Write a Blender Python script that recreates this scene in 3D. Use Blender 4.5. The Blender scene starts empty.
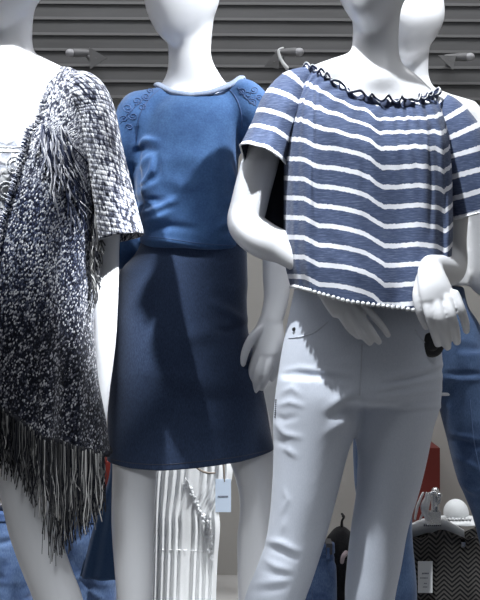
import bpy, bmesh, math, random
import numpy as np
from mathutils import Vector, Matrix
from mathutils.bvhtree import BVHTree

random.seed(7); RNG = np.random.default_rng(7)
F = 1100.0            # focal length in pixels for the 480x600 frame
CZ = 1.0              # lens height above the floor
scene = bpy.context.scene
COL = scene.collection

def X(px, d): return (px - 240.0) * d / F
def Z(py, d): return CZ - (py - 300.0) * d / F
def P(px, py, d): return np.array([X(px, d), d, Z(py, d)])

# ------------------------------------------------------------------ interpolation
def pchip(xs, ys, q):
    xs = np.asarray(xs, float); ys = np.asarray(ys, float); q = np.clip(np.asarray(q, float), xs[0], xs[-1])
    if len(xs) == 2: return np.interp(q, xs, ys)
    h = np.diff(xs); dl = np.diff(ys) / h
    m = np.zeros(len(xs)); m[0] = dl[0]; m[-1] = dl[-1]
    for i in range(1, len(xs) - 1):
        if dl[i-1] * dl[i] > 0:
            w1 = 2*h[i] + h[i-1]; w2 = h[i] + 2*h[i-1]
            m[i] = (w1 + w2) / (w1/dl[i-1] + w2/dl[i])
    i = np.clip(np.searchsorted(xs, q) - 1, 0, len(xs) - 2)
    t = (q - xs[i]) / h[i]
    return ((2*t**3-3*t**2+1)*ys[i] + (t**3-2*t**2+t)*h[i]*m[i] + (-2*t**3+3*t**2)*ys[i+1] + (t**3-t**2)*h[i]*m[i+1])

def catmull(pts, n):
    pts = np.asarray(pts, float)
    if len(pts) == 2:
        t = np.linspace(0, 1, n)[:, None]; return pts[0]*(1-t) + pts[1]*t
    seg = np.linalg.norm(np.diff(pts[:, :3], axis=0), axis=1); s = np.concatenate([[0], np.cumsum(seg)])
    q = np.linspace(0, s[-1], n)
    P_ = np.vstack([2*pts[0]-pts[1], pts, 2*pts[-1]-pts[-2]])
    S = np.concatenate([[-seg[0]], s, [s[-1]+seg[-1]]])
    T = np.zeros_like(pts)
    for i in range(len(pts)):
        T[i] = (P_[i+2]-P_[i]) / (S[i+2]-S[i])
    out = np.zeros((n, pts.shape[1]))
    i = np.clip(np.searchsorted(s, q) - 1, 0, len(pts)-2)
    h = seg[i]; t = ((q - s[i]) / h)[:, None]; h = h[:, None]
    out = (2*t**3-3*t**2+1)*pts[i] + (t**3-2*t**2+t)*h*T[i] + (-2*t**3+3*t**2)*pts[i+1] + (t**3-t**2)*h*T[i+1]
    return out

# ------------------------------------------------------------------ mesh collector
class MB:
    def __init__(s): s.v = []; s.f = []; s.uv = []; s.mi = []
    def add(s, verts, faces, uvs=None, mi=0):
        o = len(s.v)
        s.v += [tuple(map(float, p)) for p in verts]
        s.f += [tuple(int(i)+o for i in f) for f in faces]
        s.mi += [mi]*len(faces)
        s.uv += ([tuple(map(float, u)) for u in uvs] if uvs is not None else [(0., 0.)]*len(verts))
        return s
    def grid(s, G, uv=None, closed_u=False, capS=False, capE=False, mi=0):
        """G: rows x cols x 3"""
        R, C = G.shape[:2]; f = []
        for r in range(R-1):
            for c in range(C if closed_u else C-1):
                c2 = (c+1) % C
                f.append((r*C+c, r*C+c2, (r+1)*C+c2, (r+1)*C+c))
        if capS: f.append(tuple(range(C))[::-1])
        if capE: f.append(tuple((R-1)*C+c for c in range(C)))
        return s.add(G.reshape(-1, 3), f, None if uv is None else uv.reshape(-1, 2), mi)
    def box(s, lo, hi, mi=0, rot=None, org=None):
        x0, y0, z0 = lo; x1, y1, z1 = hi
        V = np.array([(x0,y0,z0),(x1,y0,z0),(x1,y1,z0),(x0,y1,z0),(x0,y0,z1),(x1,y0,z1),(x1,y1,z1),(x0,y1,z1)], float)
        if rot is not None:
            o = np.array(org if org is not None else (0,0,0), float)
            V = (np.array(rot) @ (V-o).T).T + o
        return s.add(V, [(0,3,2,1),(4,5,6,7),(0,1,5,4),(1,2,6,5),(2,3,7,6),(3,0,4,7)], None, mi)
    def sweep(s, pts, n=20, m=None, flat=1.0, caps=True, axis=None, mi=0, px=True, wob=None):
        """pts: (px,py,d,r_px[,flat]) or world (x,y,z,r) when px=False"""
        W = []
        for p in pts:
            if px:
                w = P(p[0], p[1], p[2]); r = p[3]*p[2]/F
                fl = p[4] if len(p) > 4 else flat
            else:
                w = np.array(p[:3]); r = p[3]; fl = p[4] if len(p) > 4 else flat
            W.append([*w, r, fl])
        m = m or max(6, 8*(len(pts)-1))
        S = catmull(W, m); C = S[:, :3]; R = np.maximum(S[:, 3], 1e-5); FL = S[:, 4]
        T = np.gradient(C, axis=0); T /= np.linalg.norm(T, axis=1)[:, None]
        yh = np.array([0, 1., 0]) if axis is None else np.array(axis, float)
        a = np.cross(T[0], yh)
        if np.linalg.norm(a) < .25: a = np.cross(T[0], [1., 0, 0.2])
        a /= np.linalg.norm(a)
        rows = []; th = np.linspace(0, 2*math.pi, n, endpoint=False)
        A = []
        for k in range(m):
            a = a - T[k]*np.dot(a, T[k]); a /= np.linalg.norm(a); A.append(a.copy())
        def ring(c, a, t, r, fl):
            b = np.cross(t, a)
            return c + np.outer(np.cos(th), a)*r + np.outer(np.sin(th), b)*r*fl
        if caps:
            for q in (80, 60, 35):
                q = math.radians(q); rows.append(ring(C[0]-T[0]*R[0]*min(FL[0],1)*math.sin(q), A[0], T[0], R[0]*math.cos(q), FL[0]))
        for k in range(m): rows.append(ring(C[k], A[k], T[k], R[k], FL[k]))
        if caps:
            for q in (35, 60, 80):
                q = math.radians(q); rows.append(ring(C[-1]+T[-1]*R[-1]*min(FL[-1],1)*math.sin(q), A[-1], T[-1], R[-1]*math.cos(q), FL[-1]))
        G = np.array(rows)
        L = np.concatenate([[0], np.cumsum(np.linalg.norm(np.diff(C, axis=0), axis=1))])
        if caps: L = np.concatenate([[0]*3, L, [L[-1]]*3])
        uv = np.zeros((*G.shape[:2], 2)); uv[..., 0] = np.arange(n)[None, :]/n; uv[..., 1] = L[:, None]
        return s.grid(G, uv, True, caps, caps, mi)
    def rings(s, secs, d, n=72, m=60, ex=2.0, caps=True, mi=0):
        """secs: (py, xL, xR, ry_front, ry_back[, depth shift]) -> closed stack of horizontal rings; py is where the ring's front shows"""
        A = np.array([list(q)+[0]*(6-len(q)) for q in secs], float)
        q = np.linspace(A[0,0], A[-1,0], m)
        xl, xr, rf, rb, ds = [pchip(A[:,0], A[:,k], q) for k in range(1, 6)]
        th = np.linspace(0, 2*math.pi, n, endpoint=False)
        c, sn = np.cos(th), np.sin(th)
        cc = np.sign(c)*np.abs(c)**(2/ex); ss = np.sign(sn)*np.abs(sn)**(2/ex)
        rows = []
        for k in range(m):
            dc = d+ds[k]; cx = X((xl[k]+xr[k])/2, dc); rx = (xr[k]-xl[k])/2*dc/F
            y = dc + np.where(ss < 0, rf[k], rb[k])*ss
            rows.append(np.stack([cx+rx*cc, y, np.full(n, Z(q[k], dc-rf[k]*.6))], 1))
        return s.grid(np.array(rows), None, True, caps, caps, mi)
    def blob(s, c, r, seg=24, rings=16, rot=None, shape=None, mi=0):
        """ellipsoid, r=(rx,ry,rz) world; shape(pts_unit)->pts_unit"""
        ph = np.linspace(0.04, math.pi-0.04, rings); th = np.linspace(0, 2*math.pi, seg, endpoint=False)
        G = np.stack([np.outer(np.sin(ph), np.cos(th)), np.outer(np.sin(ph), np.sin(th)), np.outer(np.cos(ph), np.ones(seg))], -1)
        if shape: G = shape(G)
        G = G*np.array(r)
        if rot is not None: G = G @ np.array(rot).T
        return s.grid(G+np.array(c), None, True, True, True, mi)

def fix_normals(me):
    bm = bmesh.new(); bm.from_mesh(me); bmesh.ops.recalc_face_normals(bm, faces=bm.faces); bm.to_mesh(me); bm.free()

def link(name, mb, mats, parent=None, smooth=True, solid=0.0, remesh=0.0, relax=0, norm=True, zone=None):
    """one mesh object; mesh is authored in world space and re-based on its parent"""
    me = bpy.data.meshes.new(name)
    me.from_pydata(mb.v, [], mb.f); me.update()
    if norm: fix_normals(me)
    if remesh:
        tmp = bpy.data.objects.new('tmp', me); COL.objects.link(tmp)
        md = tmp.modifiers.new('r', 'REMESH'); md.mode = 'VOXEL'; md.voxel_size = remesh; md.adaptivity = 0
        dg = bpy.context.evaluated_depsgraph_get(); dg.update()
        me2 = bpy.data.meshes.new_from_object(tmp.evaluated_get(dg))
        bpy.data.objects.remove(tmp); bpy.data.meshes.remove(me); me = me2; me.name = name
        if relax:
            bm = bmesh.new(); bm.from_mesh(me)
            for _ in range(relax): bmesh.ops.smooth_vert(bm, verts=bm.verts, factor=.5, use_axis_x=True, use_axis_y=True, use_axis_z=True)
            if zone:
                vz = [v for v in bm.verts if zone[0](v.co)]
                for _ in range(zone[1]): bmesh.ops.smooth_vert(bm, verts=vz, factor=.5, use_axis_x=True, use_axis_y=True, use_axis_z=True)
            bm.to_mesh(me); bm.free()
    else:
        uvl = me.uv_layers.new(name='UVMap')
        li = np.zeros(len(me.loops), int); me.loops.foreach_get('vertex_index', li)
        U = np.array(mb.uv)[li]
        uvl.data.foreach_set('uv', U.ravel())
    me.materials.clear()
    for mt in (mats if isinstance(mats, (list, tuple)) else [mats]): me.materials.append(mt)
    if not remesh: me.polygons.foreach_set('material_index', mb.mi)
    me.polygons.foreach_set('use_smooth', [smooth]*len(me.polygons)); me.update()
    o = bpy.data.objects.new(name, me); COL.objects.link(o)
    if solid:
        md = o.modifiers.new('thickness', 'SOLIDIFY'); md.thickness = solid; md.offset = -1
    if parent is not None:
        o.parent = parent
        r = parent
        base = np.zeros(3)
        while r is not None: base += np.array(r.location); r = r.parent
        shift(me, -base)
    return o

def shift(me, v):
    co = np.zeros(len(me.vertices)*3); me.vertices.foreach_get('co', co)
    co = (co.reshape(-1, 3)+v).ravel(); me.vertices.foreach_set('co', co); me.update()

def base_of(o):
    b = np.zeros(3); r = o
    while r is not None: b += np.array(r.location); r = r.parent
    return b

def thing(name, label, cat, loc, group=None):
    o = bpy.data.objects.new(name, None); COL.objects.link(o); o.location = tuple(map(float, loc)); o.empty_display_size = .05
    o['label'] = label; o['category'] = cat
    if group: o['group'] = group
    return o
def tag(o, label, cat, group=None):
    o['label'] = label; o['category'] = cat
    if group: o['group'] = group
    return o
def struct(o): o['kind'] = 'structure'; return o

def creases(o, strokes, back=False):
    """strokes: (polyline px, width px, height px): folds raised (+) or sunk (-) in the cloth"""
    me = o.data; n = len(me.vertices); b = base_of(o)
    co = np.zeros(n*3); me.vertices.foreach_get('co', co); co = co.reshape(-1, 3)
    no = np.zeros(n*3); me.vertices.foreach_get('normal', no); no = no.reshape(-1, 3)
    w = co+b; px = 240+w[:,0]*F/w[:,1]; py = 300-(w[:,2]-CZ)*F/w[:,1]
    disp = np.zeros(n)
    front = np.clip((-no[:,1]+.25)/.3, 0, 1)
    for pts, wd, h in strokes:
        best = np.full(n, 1e9); tt = np.zeros(n)
        L = len(pts)-1
        for i in range(L):
            (x0, y0), (x1, y1) = pts[i], pts[i+1]
            dx, dy = x1-x0, y1-y0
            t = np.clip(((px-x0)*dx+(py-y0)*dy)/(dx*dx+dy*dy), 0, 1)
            dd = np.hypot(px-x0-t*dx, py-y0-t*dy)
            q = dd < best; best[q] = dd[q]; tt[q] = (i+t[q])/L
        fade = .35+.65*np.sin(math.pi*np.clip(tt, 0, 1))
        disp += h*fade*np.exp(-(best/wd)**2)
    disp *= front*w[:,1]/F
    co = co+no*disp[:,None]
    me.vertices.foreach_set('co', co.ravel()); me.update()

def bvh_of(o):
    dg = bpy.context.evaluated_depsgraph_get(); dg.update()
    ev = o.evaluated_get(dg); me = ev.to_mesh(); b = base_of(o)
    t = BVHTree.FromPolygons([Vector(v.co)+Vector(b) for v in me.vertices], [tuple(p.vertices) for p in me.polygons])
    ev.to_mesh_clear(); return t
def on(bvh, px, py, lift=0.0):
    """the point of a surface met when sighting along (px,py)"""
    dr = Vector(P(px, py, 1.0))-Vector((0, 0, CZ)); dr.normalize()
    h = bvh.ray_cast(Vector((0, 0, CZ)), dr)
    if h[0] is None: return None, None
    nn = h[1] if h[1].dot(dr) < 0 else -h[1]
    return np.array(h[0]+nn*lift), np.array(nn)
def seam(mb, bvh, pts, r, lift=0.0, m=None, mi=0):
    pts = catmull([(x, y, 0) for x, y in pts], m or max(8, 5*len(pts)))
    W = []
    for x, y, _ in pts:
        p, nn = on(bvh, x, y, lift)
        if p is not None and (not W or np.linalg.norm(p-np.array(W[-1][:3])) < .05): W.append((*p, r))
    if len(W) >= 3: mb.sweep(W, n=6, m=len(W)*2, px=False, mi=mi)

# ------------------------------------------------------------------ materials
def mat(name, base=(.5,.5,.5), rough=.6, spec=.5, coat=0.0, metal=0.0, sheen=0.0):
    m = bpy.data.materials.new(name); m.use_nodes = True
    b = m.node_tree.nodes['Principled BSDF']
    b.inputs['Base Color'].default_value = (*base, 1); b.inputs['Roughness'].default_value = rough
    b.inputs['Specular IOR Level'].default_value = spec; b.inputs['Coat Weight'].default_value = coat
    b.inputs['Metallic'].default_value = metal; b.inputs['Sheen Weight'].default_value = sheen
    return m
class N:
    def __init__(s, m): s.t = m.node_tree; s.b = s.t.nodes['Principled BSDF']
    def n(s, typ, **kw):
        x = s.t.nodes.new(typ)
        for k, v in kw.items():
            if k in x.inputs: x.inputs[k].default_value = v
            else: setattr(x, k, v)
        return x
    def l(s, a, b): s.t.links.new(a, b)
    def coords(s, kind='Object', scale=(1,1,1), rot=(0,0,0)):
        c = s.n('ShaderNodeTexCoord'); mp = s.n('ShaderNodeMapping')
        mp.inputs['Scale'].default_value = scale; mp.inputs['Rotation'].default_value = rot
        s.l(c.outputs[kind], mp.inputs['Vector']); return mp.outputs['Vector']
    def ramp(s, fac, stops, interp='LINEAR'):
        r = s.n('ShaderNodeValToRGB'); r.color_ramp.interpolation = interp
        e = r.color_ramp.elements
        while len(e) < len(stops): e.new(.5)
        for k, (p, c) in enumerate(stops): e[k].position = p; e[k].color = (*c, 1) if len(c) == 3 else c
        s.l(fac, r.inputs['Fac']); return r.outputs['Color']
    def noise(s, vec, scale, detail=3, rough=.5):
        x = s.n('ShaderNodeTexNoise'); x.inputs['Scale'].default_value = scale; x.inputs['Detail'].default_value = detail
        x.inputs['Roughness'].default_value = rough; s.l(vec, x.inputs['Vector']); return x.outputs['Fac']
    def math(s, op, a, b=None):
        x = s.n('ShaderNodeMath', operation=op)
        for k, v in enumerate((a, b)):
            if v is None: continue
            if isinstance(v, (int, float)): x.inputs[k].default_value = v
            else: s.l(v, x.inputs[k])
        return x.outputs[0]
    def mix(s, fac, a, b, blend='MIX'):
        x = s.n('ShaderNodeMix', data_type='RGBA', blend_type=blend)
        for sock, v in ((x.inputs[0], fac), (x.inputs[6], a), (x.inputs[7], b)):
            if isinstance(v, (int, float)): sock.default_value = v
            elif isinstance(v, tuple): sock.default_value = (*v, 1) if len(v) == 3 else v
            else: s.l(v, sock)
        return x.outputs[2]
    def col(s, c): s.l(c, s.b.inputs['Base Color'])
    def bump(s, h, strength=.4, dist=.002):
        x = s.n('ShaderNodeBump'); x.inputs['Strength'].default_value = strength; x.inputs['Distance'].default_value = dist
        s.l(h, x.inputs['Height']); s.l(x.outputs[0], s.b.inputs['Normal'])

M = {}
M['skin'] = mat('mannequin_gloss_white', (.74,.745,.77), .32, .5, .25)
M['plaster'] = mat('beige_plaster', (.50,.485,.46), .8)
k = N(M['plaster']); c = k.coords('Object'); k.col(k.ramp(k.noise(c, 3, 4), [(.3,(.46,.445,.42)),(.7,(.51,.495,.47))]))
M['floor'] = mat('floor_grey', (.42,.41,.40), .5)
k = N(M['floor']); c = k.coords('Object'); k.col(k.ramp(k.noise(c, 8, 4), [(.3,(.36,.35,.34)),(.7,(.46,.45,.44))]))
M['ceiling'] = mat('ceiling_white', (.6,.6,.6), .8)
M['slat'] = mat('slat_dark_grey', (.065,.066,.068), .7)
k = N(M['slat']); c = k.coords('Object', (.6,1,6)); k.col(k.ramp(k.noise(c, 4, 3), [(.3,(.07,.07,.071)),(.7,(.10,.10,.103))]))
M['slat_edge'] = mat('slat_edge_grey', (.17,.17,.172), .6)
M['lamp_grey'] = mat('lamp_grey', (.17,.17,.175), .5)
M['lamp_face'] = mat('lamp_face', (.4,.4,.42), .3)
M['white_plastic'] = mat('white_plastic', (.78,.79,.8), .35, .5)
M['chrome'] = mat('chrome', (.7,.71,.73), .2, .5, 0, 1.0)
M['dark_metal'] = mat('dark_metal', (.10,.10,.11), .45, .5, 0, .6)
M['black_plastic'] = mat('black_plastic', (.015,.015,.017), .35)
M['ink'] = mat('grey_ink', (.14,.15,.2), .6)
M['red'] = mat('dark_red_paint', (.15,.014,.009), .5)
M['string'] = mat('brown_string', (.2,.17,.14), .7)

def fabric(name, c0, c1, scale=(300,300,300), det=3, rough=.85, rot=(0,0,0), bump=.3, sheen=.15, big=None):
    m = mat(name, c0, rough, .2, sheen=sheen); k = N(m); c = k.coords('Object', scale, rot)
    nz = k.noise(c, 1, det, .6); col = k.ramp(nz, [(.32,c0),(.68,c1)])
    if big:
        c2 = k.coords('Object'); col = k.mix(k.ramp(k.noise(c2, big[0], 4, .6), [(.35,(0,0,0)),(.65,(1,1,1))]), col, big[1], 'MULTIPLY')
    k.col(col); k.bump(nz, bump, .001); return m
M['sweat'] = fabric('blue_sweatshirt_fleece', (.045,.105,.245), (.065,.145,.31), (250,250,250), bump=.25, big=(26,(.70,.74,.80)))
M['sweat_band'] = fabric('sweatshirt_rib_band', (.20,.25,.36), (.29,.34,.45), (500,500,60))
M['embroid'] = mat('embroidery_thread', (.035,.075,.19), .6)
M['skirt'] = fabric('navy_woven_skirt', (.017,.029,.066), (.036,.060,.120), (700,700,160), 2, bump=.35)
M['jeans_white'] = fabric('white_denim', (.60,.645,.74), (.66,.70,.79), (500,500,200), bump=.15)
M['denim'] = fabric('blue_denim', (.055,.10,.20), (.11,.175,.31), (600,600,150), bump=.3, big=(9,(.45,.5,.6)))
M['denim_light'] = fabric('washed_denim', (.085,.15,.31), (.18,.27,.46), (500,500,120), bump=.3, big=(12,(.45,.5,.62)))
M['denim_navy'] = fabric('navy_chambray', (.035,.075,.17), (.05,.10,.21), (500,500,300), bump=.2)
M['white_cloth'] = fabric('white_cotton', (.74,.75,.76), (.80,.81,.82), (400,400,400), bump=.15)
M['shirt_white'] = fabric('white_shirt', (.72,.72,.73), (.78,.78,.79), (400,400,400), bump=.1)
M['black_cloth'] = fabric('black_cloth', (.008,.008,.01), (.02,.02,.024), (200,200,200))
M['thread_white'] = mat('white_thread', (.8,.81,.83), .6)
M['seam_white'] = mat('white_denim_stitch', (.55,.58,.66), .7)
M['seam_dark'] = mat('dark_stitch', (.04,.045,.07), .7)
M['denim_stitch'] = mat('denim_stitch', (.10,.16,.30), .7)
M['inside_shade'] = mat('navy_inside_shade', (.02,.025,.04), .8)  # inner face of the blouse, its shade put into a darker navy

# striped jersey: u = arc position, v = stripe coordinate in pixels/20
def striped(name):
    m = mat(name, rough=.85, spec=.2, sheen=.1); k = N(m)
    tc = k.n('ShaderNodeTexCoord'); sp = k.n('ShaderNodeSeparateXYZ'); k.l(tc.outputs['UV'], sp.inputs[0])
    o = k.coords('Object', (60,60,700)); marl = k.noise(o, 1, 4, .7)
    navy = k.ramp(marl, [(.3,(.032,.046,.10)),(.5,(.058,.080,.15)),(.72,(.14,.175,.27))])
    edge = k.math('MULTIPLY', k.math('SUBTRACT', k.noise(k.coords('Object',(220,220,220)), 1, 2), .5), .10)
    fr = k.math('FRACT', k.math('ADD', sp.outputs['Y'], edge))
    band = k.math('LESS_THAN', k.math('ABSOLUTE', k.math('SUBTRACT', fr, .5)), .122)
    k.col(k.mix(band, navy, (.76,.77,.82))); k.bump(marl, .25, .001)
    return m
M['stripe'] = striped('navy_marl_white_stripe_jersey')
M['ruffle'] = mat('ruffle_navy', (.02,.03,.07), .8)

def knit(name, sc, light, rand, rows=None):
    """marled yarn in black, navy, grey and white, dark gaps between the stitches"""
    m = mat(name, rough=.95, spec=.1, sheen=.15); k = N(m)
    tcu = k.n('ShaderNodeTexCoord'); sep = k.n('ShaderNodeSeparateXYZ'); k.l(tcu.outputs['UV'], sep.inputs[0])
    if rows:
        r = k.math('ADD', k.math('MULTIPLY', sep.outputs['Y'], rows[0]), k.math('MULTIPLY', sep.outputs['X'], rows[1]))
        cb = k.n('ShaderNodeCombineXYZ'); k.l(k.math('MULTIPLY', sep.outputs['X'], sc[0]), cb.inputs[0]); k.l(r, cb.inputs[1]); vec = cb.outputs[0]
    else:
        vec = k.coords('UV', (sc[0], sc[1], 1), (0, 0, .45))
    vo = k.n('ShaderNodeTexVoronoi'); vo.inputs['Scale'].default_value = 1.0; vo.inputs['Randomness'].default_value = rand; k.l(vec, vo.inputs['Vector'])
    sp = k.n('ShaderNodeSeparateColor'); k.l(vo.outputs['Color'], sp.inputs[0])
    big = k.noise(k.coords('UV', (14,9,1)), 1, 3)
    v = k.math('ADD', sp.outputs[0], k.math('MULTIPLY', k.math('SUBTRACT', big, .5), .6))
    pale = k.ramp(v, [(.12,(.04,.045,.075)),(.34,(.30,.31,.37)),(.52,(.66,.67,.71)),(.85,(.84,.84,.86))])
    mid = k.ramp(v, [(.22,(.010,.014,.036)),(.45,(.04,.055,.12)),(.66,(.25,.28,.37)),(.84,(.78,.79,.83))])
    dark = k.ramp(v, [(.25,(.006,.008,.016)),(.55,(.024,.028,.05)),(.72,(.12,.125,.16)),(.9,(.6,.6,.63))])
    g1 = k.ramp(sep.outputs['Y'], [(light[0],(0,0,0)),(light[1],(1,1,1))])
    g2 = k.ramp(sep.outputs['Y'], [(light[2],(0,0,0)),(light[3],(1,1,1))])
    col = k.mix(g2, k.mix(g1, pale, mid), dark)  # darker yarn lower down, with the shoulder's strong light painted into the pale top
    gap = k.ramp(vo.outputs['Distance'], [(.40,(1,1,1)),(.78,(.12,.13,.18))])
    col = k.mix(1.0, col, gap, 'MULTIPLY')
    h = k.math('SUBTRACT', 1.0, vo.outputs['Distance'])
    if rows:
        f = k.math('ABSOLUTE', k.math('SUBTRACT', k.math('FRACT', k.math('ADD', r, .5)), .5))
        col = k.mix(1.0, col, k.ramp(f, [(.28,(1,1,1)),(.48,(.10,.105,.15))]), 'MULTIPLY'); h = k.math('SUBTRACT', h, f)
    k.col(col); k.bump(h, .7, .003)
    return m
M['knit'] = knit('marled_knit', (340, 220), (.13,.27,.34,.56), .8)
M['knit_sleeve'] = knit('marled_knit_sleeve', (170, 0), (.6,.8,.9,1.0), .85, (92, 26))
def yarn(name, stops):
    m = mat(name, rough=.95, spec=.1); k = N(m); g = k.n('ShaderNodeNewGeometry')
    k.col(k.ramp(g.outputs['Random Per Island'], stops)); return m
M['fringe_dark'] = yarn('fringe_dark_yarn', [(0,(.006,.007,.012)),(.4,(.03,.031,.038)),(.75,(.10,.10,.10)),(.88,(.3,.3,.3)),(1,(.62,.61,.6))])
M['fringe_light'] = yarn('fringe_light_yarn', [(0,(.008,.01,.024)),(.4,(.04,.05,.09)),(.65,(.28,.29,.35)),(1,(.72,.72,.76))])

def lace(name):
    m = mat(name, (.78,.79,.81), .8, .2); k = N(m); c = k.coords('UV', (1,1,1))
    vo = k.n('ShaderNodeTexVoronoi', feature='DISTANCE_TO_EDGE'); vo.inputs['Scale'].default_value = 60; k.l(c, vo.inputs['Vector'])
    vr = k.n('ShaderNodeTexVoronoi'); vr.inputs['Scale'].default_value = 22; vr.inputs['Randomness'].default_value = .35; k.l(c, vr.inputs['Vector'])
    w = k.math('SINE', k.math('MULTIPLY', vr.outputs['Distance'], 20.0))
    a = k.math('ADD', k.math('MULTIPLY', w, .5), k.math('MULTIPLY', vo.outputs['Distance'], 2.0))
    k.col(k.ramp(a, [(.05,(.44,.46,.53)),(.5,(.8,.81,.83))])); k.bump(a, .6, .003); return m
M['lace'] = lace('white_lace')

def herring(name):
    m = mat(name, rough=.9, spec=.15); k = N(m)
    tc = k.n('ShaderNodeTexCoord'); sp = k.n('ShaderNodeSeparateXYZ'); k.l(tc.outputs['UV'], sp.inputs[0])
    u = sp.outputs['X']; v = sp.outputs['Y']
    tri = k.math('PINGPONG', u, .021)
    s_ = k.math('ADD', v, k.math('MULTIPLY', tri, .9))
    fr = k.math('FRACT', k.math('MULTIPLY', s_, 82))
    col = k.ramp(fr, [(0,(.018,.018,.02)),(.45,(.022,.022,.024)),(.55,(.16,.15,.14)),(1,(.13,.12,.115))])
    nz = k.noise(k.coords('UV', (500,500,1)), 1, 2)
    k.col(k.mix(.5, col, k.ramp(nz, [(.3,(.25,.25,.25)),(.7,(1,1,1))]), 'MULTIPLY')); k.bump(fr, .3, .001); return m
M['herring'] = herring('herringbone_tweed')
# ------------------------------------------------------------------ bodies
def rotz(a):
    c, s_ = math.cos(a), math.sin(a); return np.array([[c,-s_,0],[s_,c,0],[0,0,1.]])
def rotx(a):
    c, s_ = math.cos(a), math.sin(a); return np.array([[1,0,0],[0,c,-s_],[0,s_,c]])
def roty(a):
    c, s_ = math.cos(a), math.sin(a); return np.array([[c,0,s_],[0,1,0],[-s_,0,c]])
def head(mb, px, py, d, yaw, tilt=0.0, roll=0.0, h=.118, w=.077, l=.098):
    """smooth egg head without features: jaw, chin, a hint of nose and brow"""
    def shp(G):
        G = G.copy(); x, y, z = G[...,0].copy(), G[...,1].copy(), G[...,2].copy()
        lo = np.clip(-z, 0, 1)
        w_ = 1-.30*lo**1.5
        front = np.clip(-y, 0, 1); back = np.clip(y, 0, 1)
        x = x*w_*(1-.10*front*lo)
        y = y*(1-.52*lo*back - .04*lo)-.16*lo**1.6*(1-back)
        y = y + .10*back*np.clip(z,0,1)
        # hint of a nose ridge and chin
        y = y - .08*np.exp(-(x/.16)**2)*np.exp(-((z+.16)/.17)**2)*(front > .2)
        y = y - .05*np.exp(-(x/.22)**2)*np.exp(-((z+.80)/.14)**2)*(front > .15)
        z = np.where(z < 0, z+ .16*lo**2*back*1.6, z)
        return np.stack([x,y,z],-1)
    R = rotz(yaw) @ roty(roll) @ rotx(tilt)
    mb.blob(P(px, py, d), (w, l, h), 48, 36, R, shp)

def body(parent, mb, relax=3, vox=.0036, zlo=1.25, its=40):
    # shoulders, neck and head are smoothed further than the hands
    return link('body', mb, M['skin'], parent, remesh=vox, relax=relax, zone=(lambda c: c.z > zlo, its))

def hand(mb, palm, fingers, flat=.55):
    mb.sweep(palm, n=24, m=18, flat=flat)
    for f in fingers: mb.sweep(f, n=14, m=16, flat=.95)

def foot(mb, px, py, d, r):
    mb.sweep([(px, py-22, d+.02, r*.72), (px, py-8, d-.03, r*.75, .8), (px-1, py-5, d-.12, r*.85, .5), (px-2, py-4, d-.17, r*.6, .5)], n=16, axis=(1,0,0))

# ================================================================== mannequin in the striped blouse
m3 = thing('mannequin', 'white mannequin in navy and white striped blouse and white jeans', 'mannequin', (X(362,2.2), 2.2, 0))
b = MB()
head(b, 373, -24, 2.19, -.35, -.05)
b.sweep([(379,-12,2.225,25),(376,25,2.22,23.5),(375,55,2.22,24.5),(374,85,2.22,34)], n=32)
b.sweep([(374,62,2.22,14,1.4),(345,72,2.22,17,1.4),(308,86,2.225,17,1.3),(282,102,2.225,17,1.3)], n=24)
b.sweep([(374,66,2.22,14,1.4),(403,86,2.225,17,1.3),(430,110,2.23,16,1.3),(450,128,2.23,17,1.3)], n=24)
b.rings([(76,340,408,.05,.06),(97,300,438,.05,.07),(130,294,436,.085,.09),(170,300,432,.11,.10,-.005),(225,308,424,.085,.09),(270,304,428,.09,.10),(330,290,435,.10,.12),(390,288,430,.085,.11),(412,310,415,.04,.07)], 2.21, n=56)
LEG_L = [(385,280,358,.095,.11),(415,278,352,.09,.10),(450,279,346,.085,.09),(500,278,332,.075,.08),(545,274,319,.062,.065),(580,262,308,.06,.062),(620,247,294,.058,.065),(700,236,270,.04,.05),(775,240,262,.028,.03)]
LEG_R = [(385,356,436,.095,.11),(415,362,434,.09,.10),(450,362,424,.085,.09),(500,362,412,.075,.08),(545,356,402,.062,.065),(600,350,390,.058,.062),(640,350,388,.055,.065),(710,353,382,.04,.05),(775,358,378,.028,.03)]
b.rings(LEG_L, 2.2, n=32); b.rings(LEG_R, 2.22, n=32)
foot(b, 250, 797, 2.2, 15); foot(b, 368, 795, 2.22, 15)
# arm tucked under the blouse hem
b.sweep([(282,104,2.225,16),(270,130,2.225,18),(258,170,2.225,18.5),(249,205,2.22,18.5),(246,224,2.215,18.5),(262,239,2.195,19),(285,249,2.165,16.5),(310,268,2.11,12.5),(326,284,2.08,11.5,.7)], n=28, m=80)
hand(b, [(324,282,2.078,11,.7),(335,295,2.066,15,.5),(345,307,2.060,16.5,.42)], [
    [(334,300,2.062,4.2),(342,316,2.055,4.1),(350,329,2.058,3.9),(359,337,2.064,3.3)],
    [(342,300,2.060,4.4),(352,319,2.052,4.3),(362,334,2.054,4.0),(370,343,2.062,3.4)],
    [(351,300,2.060,4.4),(363,319,2.052,4.3),(372,332,2.054,4.0),(379,342,2.062,3.3)],
    [(358,299,2.062,4.0),(372,314,2.055,3.9),(382,326,2.058,3.6),(388,335,2.064,3.1)],
    [(330,284,2.078,4.8),(346,286,2.068,4.6),(360,293,2.066,4.0)]])
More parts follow.
